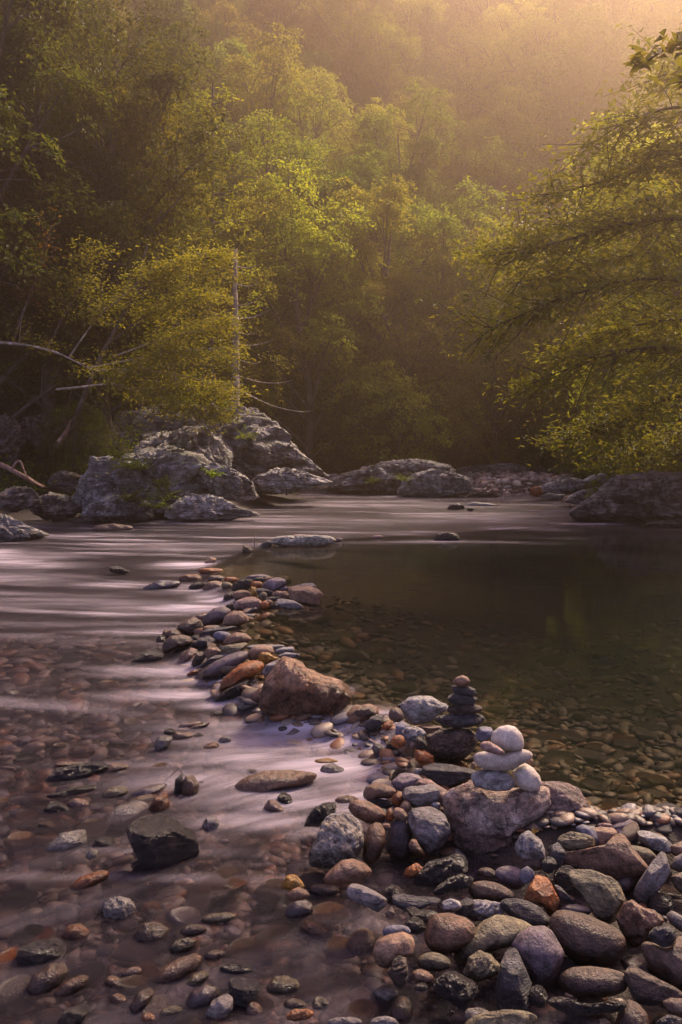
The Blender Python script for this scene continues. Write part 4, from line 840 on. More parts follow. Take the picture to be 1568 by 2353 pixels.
# ------------------------------------------------------------------ crags and bank rocks (far)
for z_, sh, kd, mt, lab, nm, kw in [
 ('G', [250,955, 330,940, 430,938, 520,942, 560,955, 600,975, 640,1020, 690,1065, 730,1095, 755,1108, 740,1118, 690,1124, 640,1128, 600,1130, 560,1128, 480,1125, 400,1110, 330,1090, 260,1060, 240,1000], 'c', 'crag', 'broad grey rock slope with pale lichen rising behind the mossy outcrop', 'rock_slope', dict(Y=26.5, d=0.5, sub=7)),
 ('G', [175,1190, 165,1150, 190,1100, 225,1050, 290,1036, 380,1040, 470,1060, 500,1090, 510,1140, 470,1185, 380,1196, 280,1196], 'c', 'crag', 'big mossy layered rock outcrop on the left bank with ferns', 'rock_outcrop', dict(Y=20.5, d=0.5, sub=7)),
 ('G', [450,1075, 490,1062, 540,1082, 575,1110, 590,1142, 560,1150, 510,1148, 465,1120], 'c', 'crag', 'dark layered rock nose right of the mossy outcrop', 'rock_outcrop', dict(Y=20.6, d=0.6, sub=6)),
 ('G', [575,1128, 600,1098, 650,1076, 700,1088, 735,1100, 757,1109, 742,1120, 690,1128, 630,1134], 'c', 'cragp', 'pale low rock apron where the grey slope meets the water', 'rock_ledge', dict(Y=24.5, d=0.8, sub=6)),
 ('G', [300,1060, 330,1010, 380,985, 450,990, 500,1010, 530,1050, 520,1090, 440,1100, 350,1080], 'c', 'crag', 'blocky grey rock between the mossy outcrop and the slope', 'rock_outcrop', dict(Y=22.5, d=0.6, sub=6)),
 ('G', [190,1192, 200,1160, 240,1140, 290,1138, 330,1152, 350,1180, 320,1196, 240,1198], 'c', 'crag', 'low front block of the mossy outcrop at the waterline', 'rock_ledge', dict(Y=19.0, d=0.7, sub=6)),
 ('G', [1050,1086, 1070,1070, 1130,1064, 1230,1070, 1320,1080, 1345,1094, 1250,1100, 1110,1100], 'c', 'cragp', 'long low pale rock shelf behind the gravel bar', 'rock_ledge', dict(Y=41, d=1.0, sub=6)),
 ('G', [1340,1108, 1370,1090, 1440,1078, 1540,1074, 1640,1080, 1640,1104, 1500,1112, 1400,1116], 'c', 'cragp', 'long pale shelf behind the large dark right rock', 'rock_ledge', dict(Y=25, d=0.9, sub=6)),
 ('G', [375,1188, 395,1155, 440,1136, 480,1138, 520,1155, 555,1172, 600,1178, 590,1186, 520,1194, 440,1196], 'c', 'cragp', 'low pale ribbed rock ledge at the foot of the mossy outcrop', 'rock_ledge', dict(Y=19.2, d=0.6, sub=6)),
 ('G', [-60,1235, -50,1180, 0,1178, 50,1205, 105,1228, 60,1240, 0,1246], 'c', 'cragp', 'pale ribbed rock cut by the left border at the waterline', 'rock_ledge', dict(Y=15.2, sub=6)),
 ('G', [742,1134, 760,1105, 790,1092, 850,1078, 900,1062, 960,1056, 1020,1060, 1048,1078, 1050,1110, 1000,1136, 900,1140, 800,1140], 'c', 'crag', 'long grey lichened boulder across the water in the centre', 'boulder', dict(Y=31.5, sub=6)),
 ('G', [915,1136, 930,1105, 960,1088, 1000,1084, 1050,1090, 1080,1106, 1087,1136, 1040,1142, 960,1142], 'c', 'cragp', 'rounder pale boulder in front of the long centre boulder', 'boulder', dict(Y=29.5, sub=6)),
 ('G', [1075,1138, 1100,1130, 1140,1134, 1148,1142, 1110,1146, 1080,1146], 'c', 'cragd', 'low dark rock at the right end of the centre boulders', 'rock_ledge', dict(Y=29.2, sub=5)),
 ('G', [745,1108, 755,1092, 775,1090, 790,1100, 785,1112, 760,1115], 'c', 'cragp', 'small grey rock behind the left end of the long centre boulder', 'boulder', dict(Y=33.5, sub=5)),
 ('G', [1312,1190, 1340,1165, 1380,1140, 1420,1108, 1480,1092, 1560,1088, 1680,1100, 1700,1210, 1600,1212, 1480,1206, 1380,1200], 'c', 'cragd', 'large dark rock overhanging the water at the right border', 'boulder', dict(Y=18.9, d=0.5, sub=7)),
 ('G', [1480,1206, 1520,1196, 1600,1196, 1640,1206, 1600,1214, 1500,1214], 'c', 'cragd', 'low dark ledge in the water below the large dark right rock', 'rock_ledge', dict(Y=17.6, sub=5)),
 ('G', [1225,1138, 1240,1118, 1290,1102, 1330,1098, 1350,1110, 1340,1124, 1290,1136, 1250,1140], 'c', 'cragp', 'grey tilted rock behind the gravel at the right bank', 'boulder', dict(Y=27.5, sub=5)),
 ('G', [1215,1136, 1222,1120, 1242,1118, 1250,1136, 1235,1142], 'g', 'rust', 'small rusty boulder left of the grey tilted rock', 'boulder', dict(Y=27)),
 ('G', [1238,1142, 1260,1134, 1295,1136, 1300,1144, 1270,1148], 'c', 'cragp', 'flat rock at the waterline below the grey tilted rock', 'boulder', dict(Y=25.5, sub=5)),
 ('G', [1298,1150, 1320,1130, 1370,1122, 1400,1128, 1390,1148, 1340,1158, 1305,1158], 'c', 'cragp', 'pinkish boulder right of the flat waterline rock', 'boulder', dict(Y=24, sub=5)),
 ('G', [1290,1150, 1300,1140, 1325,1138, 1330,1150, 1310,1156], 'g', 'tan', 'small brown boulder left of the pinkish boulder', 'boulder', dict(Y=24.5)),
 ('G', [1365,1120, 1380,1104, 1420,1100, 1440,1110, 1420,1122, 1390,1128], 'c', 'cragp', 'grey boulder above the pinkish boulder on the right bank', 'boulder', dict(Y=26, sub=5)),
 ('G', [1330,1172, 1342,1162, 1366,1160, 1372,1170, 1350,1176], 'g', 'light', 'small pale rock at the toe of the large dark right rock', 'boulder', dict(Y=20.5)),
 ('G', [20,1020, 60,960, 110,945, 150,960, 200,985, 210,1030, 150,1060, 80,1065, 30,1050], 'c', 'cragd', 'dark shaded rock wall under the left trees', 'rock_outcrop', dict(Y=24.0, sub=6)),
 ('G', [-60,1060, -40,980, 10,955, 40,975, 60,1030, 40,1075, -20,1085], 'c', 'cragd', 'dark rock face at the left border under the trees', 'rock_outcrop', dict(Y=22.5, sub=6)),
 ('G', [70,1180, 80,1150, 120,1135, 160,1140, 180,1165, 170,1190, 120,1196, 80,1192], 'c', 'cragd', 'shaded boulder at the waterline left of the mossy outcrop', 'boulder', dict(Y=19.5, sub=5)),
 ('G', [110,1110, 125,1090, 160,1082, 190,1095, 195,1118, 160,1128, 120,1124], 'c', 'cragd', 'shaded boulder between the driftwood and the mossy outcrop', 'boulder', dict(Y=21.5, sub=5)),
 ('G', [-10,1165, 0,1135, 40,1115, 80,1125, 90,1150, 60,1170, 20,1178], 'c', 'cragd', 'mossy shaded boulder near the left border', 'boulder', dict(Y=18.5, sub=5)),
 ]:
    rock(z_, sh, kd, mt, lab, n=nm, cat='rock', group='rocks along the far and side banks', strata=(0.35, 0.25, 1.0) if kd == 'c' else None, **kw)

# ------------------------------------------------------------------ loose pebbles (uncountable)
def pebbles(name, label, pts, sizes, mat, seed, flat=0.42, sub=2, up=0.3):
    rs = np.random.RandomState(seed); V0, F0 = ico(sub); n = len(pts)
    vars_ = [V0 * (1 + 0.16 * fbm(V0 * 1.1 + rs.rand(3) * 40, 2, i)[:, None]) for i in range(12)]
    Vv = np.stack(vars_)[rs.randint(0, 12, n)]
    asp = np.stack([1 + 0.5 * rs.rand(n), 0.75 + 0.3 * rs.rand(n), flat * (0.7 + 0.7 * rs.rand(n))], 1)
    Vv = Vv * asp[:, None, :] * (np.asarray(sizes) / 2)[:, None, None]
    a = rs.rand(n) * math.pi * 2; ca, sa = np.cos(a)[:, None], np.sin(a)[:, None]
    tx = (rs.randn(n) * 0.25)[:, None]
    x, y, z = Vv[..., 0], Vv[..., 1], Vv[..., 2]; z2 = z + x * tx
    Vv = np.stack([x * ca - y * sa, x * sa + y * ca, z2], -1) + np.asarray(pts)[:, None, :]
    F = (F0[None] + (np.arange(n) * len(V0))[:, None, None]).reshape(-1, 3)
    o = add(name, mesh_np(name, Vv.reshape(-1, 3), F, mat)); tag(o, label, 'pebbles', kind='stuff'); return o
rs = np.random.RandomState(5)
def screen_pts(n, x0, x1, y0, y1, sc=(0.02, 0.1), zbase=None):
    px = rs.uniform(x0, x1, n); py = rs.uniform(y0, y1, n)
    P = np.array([onz(a, b, -0.15) for a, b in zip(px, py)])
    return P
def bed(n, x0, x1, y0, y1, lo, hi, sunk=0.16, pw=2.2):
    P = screen_pts(n, x0, x1, y0, y1); s = lo + (hi - lo) * rs.rand(n) ** pw
    s = s * np.clip(P[:, 1] / 4.0, 0.75, 1.5); P[:, 2] = height(P[:, 0], P[:, 1]) + s * sunk; return P, s
a1 = bed(6500, 560, 2100, 1330, 1950, 0.018, 0.085); a2 = bed(4300, -750, 900, 1400, 2420, 0.03, 0.12, pw=1.6); a3 = bed(4300, -750, 1150, 1900, 2650, 0.014, 0.07)
a4 = bed(420, 800, 2100, 1880, 2450, 0.03, 0.10)
a5 = bed(900, 1180, 1640, 1850, 1985, 0.03, 0.09, sunk=0.25)
Pp = np.vstack([a1[0], a2[0], a3[0], a4[0], a5[0]]); Ss = np.r_[a1[1], a2[1], a3[1], a4[1], a5[1]]
pebbles('bed_pebbles', 'small pebbles covering the stream bed under clear water', Pp, Ss, PEB, 1)
# gravel bar
n = 2600; gx = rs.uniform(3.5, 16, n); gy = rs.uniform(26, 42, n); gz = height(gx, gy); ok = (gz > -0.25) & (gz < 0.9); gx, gy, gz = gx[ok], gy[ok], gz[ok]
s_ = 0.10 + 0.28 * rs.rand(len(gx)) ** 2.5
pebbles('gravel_bar_pebbles', 'pale pink gravel bar of rounded stones at the right bank', np.stack([gx, gy, gz + 0.2 * s_], 1), s_, PEBD, 2, flat=0.6)

# dam filler: countable mid-size stones between the named ones, and cobbles on the pool bed
variants = []
VM = ['brown', 'umber', 'tan', 'olive', 'purple', 'rust', 'slate', 'grey', 'light', 'umber']
for i, m_ in enumerate(VM):
    V0, F0 = ico(4); v = V0 * np.array([1.25, 0.9, 0.42]); N_ = np.random.RandomState(i + 50)
    for j in range(6):
        q = nrm(N_.randn(3)); dd = v @ q; e = np.maximum(0, dd - (0.72 + 0.2 * N_.rand()) * dd.max()); v = v - q * (e * 0.8)[:, None]
    v = v * (1 + 0.07 * fbm(V0 * 1.6 + i * 9, 4, i)[:, None])
    variants.append(mesh_np('cobble', v * 0.5, F0, RM[m_]))
CN = ['brown', 'dark brown', 'tan', 'olive', 'purple grey', 'rust red', 'slate', 'grey', 'pale grey', 'dark brown']
def cobble(P, s, vi, label, group, rz, tilt, name='cobble'):
    o = add(name, variants[vi], loc=P); o.scale = (s, s, s * rs.uniform(0.8, 1.3)); o.rotation_euler = (tilt[0], tilt[1], rz)
    tag(o, label, 'cobble', group)
zones = [((820, 1150, 1590, 1720), 14, 'by the tall dark stack'), ((1230, 1600, 1620, 1880), 34, 'on the pool bed behind the pale cairn'), ((850, 1250, 1440, 1590), 20, 'on the pool bed right of the biggest boulder'), ((720, 900, 1390, 1510), 10, 'under water at the dam edge'), ((1250, 1568, 1400, 1620), 16, 'on the dim far right pool bed')]
for (x0, x1, y0, y1), cnt, where in zones:
    for i in range(cnt):
        px, py = rs.uniform(x0, x1), rs.uniform(y0, y1); p = onz(px, py, -0.28); s = rs.uniform(0.09, 0.19) * max(1, p[1] / 5.5); vi = rs.randint(0, 10)
        p[2] = H1(p[0], p[1]) + 0.12 * s
        if side(np.array([p[0]]), np.array([p[1]]))[0] < 0.25: continue
        cobble(p, s, vi, 'flat %s cobble %s' % (CN[vi], where), 'cobbles on the pool bed', rs.rand() * 0.9 - 0.45, rs.randn(2) * 0.12)
for (x0, x1, y0, y1), cnt, where in [((-30, 420, 1680, 2000), 22, 'awash in the left shallows'), ((420, 900, 1720, 1960), 20, 'awash in the milky middle shallows'), ((-30, 450, 2000, 2370), 30, 'awash in the lower left shallows'), ((450, 900, 1980, 2370), 32, 'awash in the lower middle shallows'), ((30, 380, 1480, 1660), 10, 'under the silky left stream')]:
    for i in range(cnt):
        px, py = rs.uniform(x0, x1), rs.uniform(y0, y1); p = onz(px, py, -0.13); s = rs.uniform(0.07, 0.16) * max(1, p[1] / 5.5); vi = int(rs.choice([0, 0, 1, 1, 2, 4, 5, 6, 7, 9]))
        p[2] = LOW - 0.14 * s - rs.uniform(0.0, 0.03)
        cobble(p, s, vi, 'flat %s cobble %s' % (CN[vi], where), 'cobbles awash in the shallows', rs.uniform(0, 1.2), rs.randn(2) * 0.15)
# fill under the heaps
zones = [((930, 1300, 1990, 2360), 16, 'in the dark gaps of the near heap'), ((1230, 1620, 1990, 2380), 22, 'in the dark gaps of the right heap'), ((1330, 1620, 1890, 1960), 14, 'along the pool edge of the right heap'), ((430, 600, 1420, 1590), 10, 'packed in the middle dam'), ((600, 740, 1345, 1395), 5, 'packed in the far heap'), ((900, 1000, 1680, 1850), 7, 'packed at the water edge of the pile')]
for (x0, x1, y0, y1), cnt, where in zones:
    for i in range(cnt):
        px, py = rs.uniform(x0, x1), rs.uniform(y0, y1); p = onz(px, py, -0.06); s = rs.uniform(0.07, 0.13) * max(1, p[1] / 5); vi = rs.choice([0, 1, 4, 6, 6, 1])
        if side(np.array([p[0]]), np.array([p[1]]))[0] > 0.35 : continue
        p[2] = H1(p[0], p[1]) + 0.03 * s
        cobble(p, s, int(vi), 'small %s stone %s' % (CN[vi], where), 'small stones filling gaps of the dam', rs.rand() * 6, rs.randn(2) * 0.3)

# ------------------------------------------------------------------ trees
def sprays(C_, Nn, R_, per, size, rs, thick=0.12, jit=0.55, droop=0.25):
    """leafy sprays: discs of leaves. C_ centres, Nn disc normals, R_ radii"""
    n = len(C_); idx = np.repeat(np.arange(n), per)
    a = rs.rand(n * per) * 2 * math.pi; r = np.sqrt(rs.rand(n * per)); 
    N_ = Nn[idx]; up = np.array([0.3, 0.2, 0.1]) + rs.randn(n, 3)[idx] * 0.0
    A = np.cross(N_, np.array([0.13, 0.97, 0.21])); A /= np.linalg.norm(A, axis=1)[:, None] + 1e-9; B = np.cross(N_, A)
    lob = 0.75 + 0.35 * np.sin(a * 3 + idx * 1.7)
    off = (np.cos(a)[:, None] * A + np.sin(a)[:, None] * B) * (r * R_[idx] * lob)[:, None] + N_ * (rs.randn(n * per) * thick * R_[idx] - droop * r ** 2 * R_[idx])[:, None]
    P = C_[idx] + off
    ln = N_ + rs.randn(n * per, 3) * jit; ln /= np.linalg.norm(ln, axis=1)[:, None]
    D = off + rs.randn(n * per, 3) * 0.25 * R_[idx][:, None]
    S = size * (0.65 + 0.7 * rs.rand(n * per))
    return leaf_faces(P, ln, D, S)
def make_broad(seed, H, R, nclump, per, leaf, base=0.18, bark=None, leafm='green', pointy=0.0, lean=(0, 0), spray=0.72, name='broadleaf_tree'):
    rs = np.random.RandomState(seed)
    tv, tf = [], []
    top = np.array([lean[0] * H, lean[1] * H, H * 0.86])
    tp = smooth_path([np.array([0, 0, -0.8]), top * 0.35 + rs.randn(3) * [0.2, 0.2, 0], top * 0.7 + rs.randn(3) * [0.25, 0.25, 0], top], 22)
    r0 = 0.017 * H + 0.03; tube(tp, r0, 0.03, 8, tv, tf)
    nl = 21; zc = rs.rand(nl) ** 0.85; lobes = []
    for i in range(nl):
        h = base + (0.93 - base) * (i + 0.5) / nl; prof = math.sin(math.pi * min(1, (1 - h) * (1.15 + pointy) + 0.10)) ** 0.7 if h > 0.5 else 0.8 + 0.2 * math.sin(math.pi * h)
        a = i * 2.4 + rs.rand(); d = R * prof * rs.uniform(0.30, 0.80)
        c = np.array([math.cos(a) * d + lean[0] * H * h, math.sin(a) * d + lean[1] * H * h, H * h]); lobes.append((c, R * rs.uniform(0.30, 0.55) * (1 - 0.35 * h)))
        st = tp[int(np.clip((h * 0.78) * 21, 1, 20))]; mid = (st + c) / 2 + [0, 0, 0.12 * d]
        bp = smooth_path([st, mid, c + (c - st) * 0.25], 9); tube(bp, r0 * 0.38, 0.015, 5, tv, tf)
        for k in range(5):
            q = c + rs.randn(3) * lobes[-1][1] * 0.55; b2 = smooth_path([bp[5], (bp[5] + q) / 2 + rs.randn(3) * .1, q], 5); tube(b2, r0 * 0.13, 0.008, 4, tv, tf)
    L = [lobes[rs.randint(nl)] for _ in range(nclump)]
    c = np.array([l[0] for l in L]); lr = np.array([l[1] for l in L]); v = rs.randn(nclump, 3); v /= np.linalg.norm(v, axis=1)[:, None]; v[:, 2] = np.where(v[:, 2] < -0.35, -v[:, 2], v[:, 2])
    P = c + v * (lr * (0.45 + 0.65 * rs.rand(nclump)))[:, None] * [1.1, 1.1, 1.05]
    Nn = v * [0.8, 0.8, 0.5] + [0, 0, 0.6] + rs.randn(nclump, 3) * 0.25; Nn /= np.linalg.norm(Nn, axis=1)[:, None]
    Rr = spray * (0.6 + 0.6 * rs.rand(nclump))
    V, F = sprays(P, Nn, Rr, per, leaf, rs)
    tm = mesh_np('trunk', np.vstack(tv), np.vstack(tf), bark or BARK); cm = mesh_np('crown', V, F, LM[leafm], smooth=False)
    return tm, cm, H
def make_conifer(seed, H, R, per, leaf):
    rs = np.random.RandomState(seed); tv, tf = [], []; tp = smooth_path([[0, 0, -0.5], [0.1, 0, H * .5], [0, 0.05, H]], 16); tube(tp, 0.016 * H, 0.02, 7, tv, tf)
    C_, N_, R_ = [], [], []
    z = 0.16 * H
    while z < H * 0.985:
        f = 1 - z / H; rad = R * f ** 0.75 * rs.uniform(0.75, 1.1); nb = max(4, int(5 + 5 * f)); a0 = rs.rand() * 6
        for k in range(nb):
            a = a0 + k * 2 * math.pi / nb + rs.randn() * .2; d = np.array([math.cos(a), math.sin(a), 0])
            e = d * rad + [0, 0, z - 0.12 * rad]; tube(np.array([[0, 0, z], e * [0.5, 0.5, 0] + [0, 0, z + 0.03 * rad], e]), 0.03, 0.008, 4, tv, tf)
            m = max(2, int(rad / 0.45))
            for j in range(m):
                q = (j + 0.7) / m; C_.append(d * rad * q + [0, 0, z - 0.12 * rad * q * q] + rs.randn(3) * .06); N_.append(nrm(d * 0.25 + [0, 0, 1] + rs.randn(3) * .15)); R_.append(0.42 * (0.8 + 0.4 * rs.rand()))
        z += 0.055 * H * (0.5 + 0.5 * f) + 0.1
    V, F = sprays(np.array(C_), np.array(N_), np.array(R_), per, leaf, rs, thick=0.1, jit=0.4, droop=0.4)
    return mesh_np('trunk', np.vstack(tv), np.vstack(tf), BARK), mesh_np('crown', V, F, LM['pine'], smooth=False), H
T = {}
T['b0'] = make_broad(1, 12, 4.4, 520, 55, 0.16, leafm='green'); T['b1'] = make_broad(2, 13, 4.0, 500, 55, 0.15, leafm='olive', pointy=.2)
T['b2'] = make_broad(3, 12, 4.6, 540, 58, 0.16, leafm='bright', base=0.12); T['b3'] = make_broad(4, 14, 4.2, 520, 55, 0.16, leafm='green', pointy=.3)
T['b4'] = make_broad(5, 11, 4.2, 520, 55, 0.14, leafm='olive', base=0.08); T['b5'] = make_broad(6, 13, 3.6, 460, 55, 0.15, leafm='bright', pointy=.3)
T['d0'] = make_broad(11, 12, 4.4, 520, 55, 0.15, leafm='dark', base=0.1); T['d1'] = make_broad(12, 14, 4.2, 540, 55, 0.15, leafm='dark', base=0.1)  # left-bank trees, their shade coloured into the leaves
T['s0'] = make_broad(7, 5.0, 2.9, 170, 80, 0.13, leafm='bright', base=0.05, spray=0.6); T['s1'] = make_broad(8, 4.2, 2.6, 150, 80, 0.12, leafm='green', base=0.04, spray=0.6)
T['s2'] = make_broad(18, 4.2, 2.6, 150, 80, 0.11, leafm='dark', base=0.04, spray=0.6)  # left-bank shrub with the same shade-coloured leaves
T['c0'] = make_conifer(9, 16, 3.3, 26, 0.20); T['c1'] = make_conifer(10, 14, 2.6, 28, 0.19)
def tree(kind, x, y, s, rz, label, group, name, zoff=0.0, tiltx=0.0, cat='tree'):
    tm, cm, H = T[kind]
    r = add(name, None, loc=(x, y, H1(x, y) + zoff)); r.scale = (s, s, s); r.rotation_euler = (tiltx, 0, rz); tag(r, label, cat, group)
    a = add('trunk', tm, r); b = add('crown', cm, r); return r
rs = np.random.RandomState(21); placed = []
def pt_tree(px, Y, kind, s, label, group='trees standing at the foot of the far slope', name='broadleaf_tree', zoff=0.0):
    x = (px - 784) / FPX * Y; tree(kind, x, Y, s, rs.rand() * 6.28, label, group, name, zoff); placed.append((x, Y, 3.2 * s))
for a in [
 (700, 37.5, 'b2', 1.05, 'tall bright green tree in the centre right of the dead snag'),
 (855, 40.0, 'b5', 1.05, 'slim bright tree right of the tall bright centre tree'),
 (930, 39.0, 'b4', 0.85, 'low olive tree above the long centre boulder'),
 (600, 41.0, 'b3', 1.0, 'olive tree directly behind the dead snag'),
 (1010, 43.0, 'b3', 1.0, 'dark tall tree right of the centre with bare lower trunk'),
 (1130, 42.0, 'b2', 0.95, 'light green tree above the gravel bar'),
 (780, 46.0, 'b0', 1.05, 'full green tree behind the bright centre pair'),
 (470, 34.0, 'b4', 0.95, 'olive green tree at the top of the grey rock slope'),
 (320, 27.0, 'b1', 0.8, 'yellowish brown leafed tree above the mossy outcrop'),
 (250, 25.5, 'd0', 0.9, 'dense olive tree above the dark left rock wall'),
 (110, 25.0, 'd0', 1.0, 'shade darkened green tree near the left border'),
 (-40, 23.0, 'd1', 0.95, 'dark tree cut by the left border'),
 (1250, 44.0, 'b4', 0.95, 'olive tree behind the right end of the gravel bar'),
 (1370, 36.0, 'b1', 0.8, 'olive tree on the right bank behind the boulders'),
 (1490, 32.0, 'b4', 0.8, 'dense low tree on the right bank near the border'),
 (1580, 27.0, 'b1', 0.85, 'tree cut by the right border behind the dark rock'),
 (1560, 23.5, 'b2', 0.85, 'leafy tree leaning over the large dark right rock'),
 ]: pt_tree(*a)
for a in [(905, 37.6, 's0', 1.0, 'fanning bright bush overhanging behind the long centre boulder'), (820, 38.6, 's1', 0.9, 'dark bush left of the fanning bright bush'), (715, 39.0, 's1', 0.7, 'shady bush in the hollow behind the rock slope'),
 (1130, 42.5, 's0', 0.7, 'bright bush at the back of the gravel bar'), (1250, 40.5, 's1', 0.8, 'green bush right of the gravel bar'), (1370, 30.0, 's1', 0.55, 'bush above the right bank boulders'), (1450, 27.0, 's0', 0.5, 'leafy bush behind the large dark right rock'), (1540, 24.0, 's1', 0.5, 'bush on top of the large dark right rock'),
 (548, 29.5, 's0', 0.4, 'yellow green bush at the foot of the dead snag'), (450, 28.5, 's0', 0.45, 'bush on the crest of the grey rock slope'), (180, 22.5, 's2', 0.5, 'low shrub beside the mossy outcrop'), (1500, 21.5, 's1', 0.8, 'bush above the large dark right rock'), (1590, 20, 's0', 0.8, 'bush at the right border above the dark rock')]:
    pt_tree(*a, group='bushes along the banks', name='bush')
# the wooded slope
cnt = 0; tries = 0
while cnt < 280 and tries < 16000:
    tries += 1
    y = 42 + 95 * rs.rand() ** 0.9 if rs.rand() < 0.8 else rs.uniform(26, 48); x = rs.uniform(-0.52, 0.50) * y
    if not inside(np.array([x]), np.array([y]), SHORE)[0]:
        d = poly_sd(np.array([x]), np.array([y]), SHORE, True)[0][0]
        if d < 4.5: continue
        if x > 1.2 and y < 45: continue
        if any((x - a) ** 2 + (y - b) ** 2 < (c * 0.85 + 1.3) ** 2 for a, b, c in placed): continue
        far = y > 75
        kind = rs.choice(['b0', 'b1', 'b2', 'b3', 'b4', 'b5', 'c0', 'c1'], p=[.13, .12, .22, .11, .10, .20, .07, .05] if x > -5 else [.26, .22, .04, .24, .16, .02, .04, .02])  # more bright leaves towards the middle: crown lighting put into leaf colour
        if x < -0.22 * y: kind = {'b0': 'd0', 'b3': 'd1', 'b1': 'd1' if y < 70 else 'b1', 'b2': 'd0'}.get(kind, kind)  # left slope swaps to leaves with shade in their colour
        s = rs.uniform(0.85, 1.2) * (1.12 if far else 1)
        nm = 'pine_tree' if kind[0] == 'c' else 'broadleaf_tree'
        col = {'b0': 'round green', 'b1': 'olive', 'b2': 'light green', 'b3': 'tall dark green', 'b4': 'spreading olive', 'b5': 'slim light green', 'd0': 'shade darkened', 'd1': 'tall shadowy', 'c0': 'large layered pine', 'c1': 'slim layered pine'}[kind]
        where = ('shady left slope' if x < -0.12 * y else 'middle slope' if x < 0.16 * y else 'right slope') 
        hz = 'high on the hazy' if y > 95 else 'halfway up the' if y > 62 else 'low on the'
        tree(kind, x, y, s, rs.rand() * 6.28, '%s%s %s %s' % (col, '' if kind[0] == 'c' else ' tree', hz, where), 'trees covering the %s' % where, nm); placed.append((x, y, 3.0 * s)); cnt += 1
print('slope trees', cnt)

# undergrowth (uncountable)
n = 5200; ux = rs.uniform(-0.55, 0.55, n); uy = 17 + 45 * rs.rand(n) ** 1.3; ux = ux * uy; hd, _ = poly_sd(ux, uy, SHORE, True); ins = inside(ux, uy, SHORE)
ok = (~ins) & (hd > np.where((ux > 3) & (uy > 20), 5.5, 0.9)) & (hd < 26); ux, uy = ux[ok], uy[ok]; uz = height(ux, uy) + 0.15 + 0.35 * rs.rand(len(ux))
Nn = rs.randn(len(ux), 3) * 0.35 + [0, -0.25, 1]; Nn /= np.linalg.norm(Nn, axis=1)[:, None]
V, F = sprays(np.stack([ux, uy, uz], 1), Nn, 0.30 + 0.35 * rs.rand(len(ux)), 26, 0.13, rs, thick=0.3, jit=0.6)
tag(add('undergrowth', mesh_np('undergrowth', V, F, LM['under'], smooth=False)), 'low leafy undergrowth covering the banks below the trees', 'undergrowth', kind='stuff')

# dead snag
def P_(px, py, Y): return at(px, py, Y)
tv, tf = [], []; Y = 27.5
tp = smooth_path([P_(541, 960, Y), P_(540, 880, Y), P_(542, 780, Y), P_(539, 680, Y), P_(540, 572, Y)], 40); tube(tp, 0.16, 0.075, 9, tv, tf, wob=0.08)
snag = add('dead_snag', mesh_np('dead_snag', np.vstack(tv), np.vstack(tf), BARKP)); tag(snag, 'bare pale dead tree trunk with stub branches standing above the rock slope', 'dead tree')
for i, (f, sd_, ln, dr) in enumerate([(.97, -1, .5, .12), (.9, 1, .55, .15), (.87, -1, .55, .05), (.8, 1, .65, -.05), (.74, -1, .8, .12), (.68, 1, .7, .1), (.62, -1, .7, -.15), (.6, 1, .9, .3), (.53, 1, .6, -.1), (.5, -1, .55, .2), (.44, 1, 1.1, .1), (.4, -1, .6, .0), (.36, 1, .7, -.3), (.33, -1, .9, .1), (.27, 1, 1.7, -.15), (.23, -1, 1.0, .15), (.2, 1, 2.4, -.35)]):
    tv, tf = [], []; st = tp[int(f * 39)]; e = st + np.array([sd_ * ln, rs.randn() * .3, dr * ln]); mid = (st + e) / 2 + [0, 0, -0.08 * ln]
    tube(smooth_path([st, mid, e, e + [sd_ * .12, 0, .1]], 10), 0.024, 0.006, 5, tv, tf); add('branch', mesh_np('branch', np.vstack(tv), np.vstack(tf), BARKP), snag)
# tall thin half-bare tree left of the snag
def twiggy(paths, r0, rng, nt, tlen, tv, tf, leaves, lper, lsz, ts=0.25, up=0.15, r1=0.008):
    for P in paths:
        tube(P, r0, r1, 6, tv, tf); n_ = len(P)
        for k in range(nt):
            i = int(n_ * (ts + (1 - ts) * rng.rand()) * 0.99); st = P[i]; T_ = nrm(P[min(i + 1, n_ - 1)] - P[max(i - 1, 0)])
            s_ = nrm(np.cross(T_, [0, 0, 1])) * rng.choice([-1, 1]); L_ = tlen * (0.4 + 0.8 * rng.rand()) * (1.1 - 0.6 * i / n_)
            e = st + (T_ * 0.8 + s_ * rng.uniform(.3, 1) + np.array([0, 0, rng.randn() * .5 + up - .15])) * L_
            tp_ = smooth_path([st, (st + e) / 2 + rng.randn(3) * .05 * L_, e], 6); tube(tp_, r0 * 0.22, 0.004, 4, tv, tf)
            if lper: leaves.append(tp_)
def leaves_on(twigs, per, size, rng, spread=0.16, droop=0.25, mat='near', jit=0.45):
    Tw = np.array(twigs); n_ = len(Tw); idx = np.repeat(np.arange(n_), per); f = 0.15 + 0.85 * rng.rand(n_ * per); k = np.clip((f * 5).astype(int), 0, 4); w = (f * 5 - k)[:, None]
    P = Tw[idx, k] * (1 - w) + Tw[idx, np.minimum(k + 1, 5)] * w; D = Tw[idx, 5] - Tw[idx, 0]; D /= np.linalg.norm(D, axis=1)[:, None] + 1e-9
    P = P + rng.randn(n_ * per, 3) * [spread, spread, spread * 0.35]; N_ = rng.randn(n_ * per, 3) * jit + [0, -0.15, 1]; N_ /= np.linalg.norm(N_, axis=1)[:, None]
    D = D + rng.randn(n_ * per, 3) * 0.7 + [0, 0, -droop]
    V, F = leaf_faces(P, N_, D, size * (0.6 + 0.7 * rng.rand(n_ * per)), fold=0.10, wid=0.42)
    return mesh_np('crown', V, F, LM[mat], smooth=False)
rng = np.random.RandomState(77)
root = add('thin_tree', None, loc=P_(486, 960, 30)); o_ = P_(486, 960, 30); tv, tf, lv = [], [], []
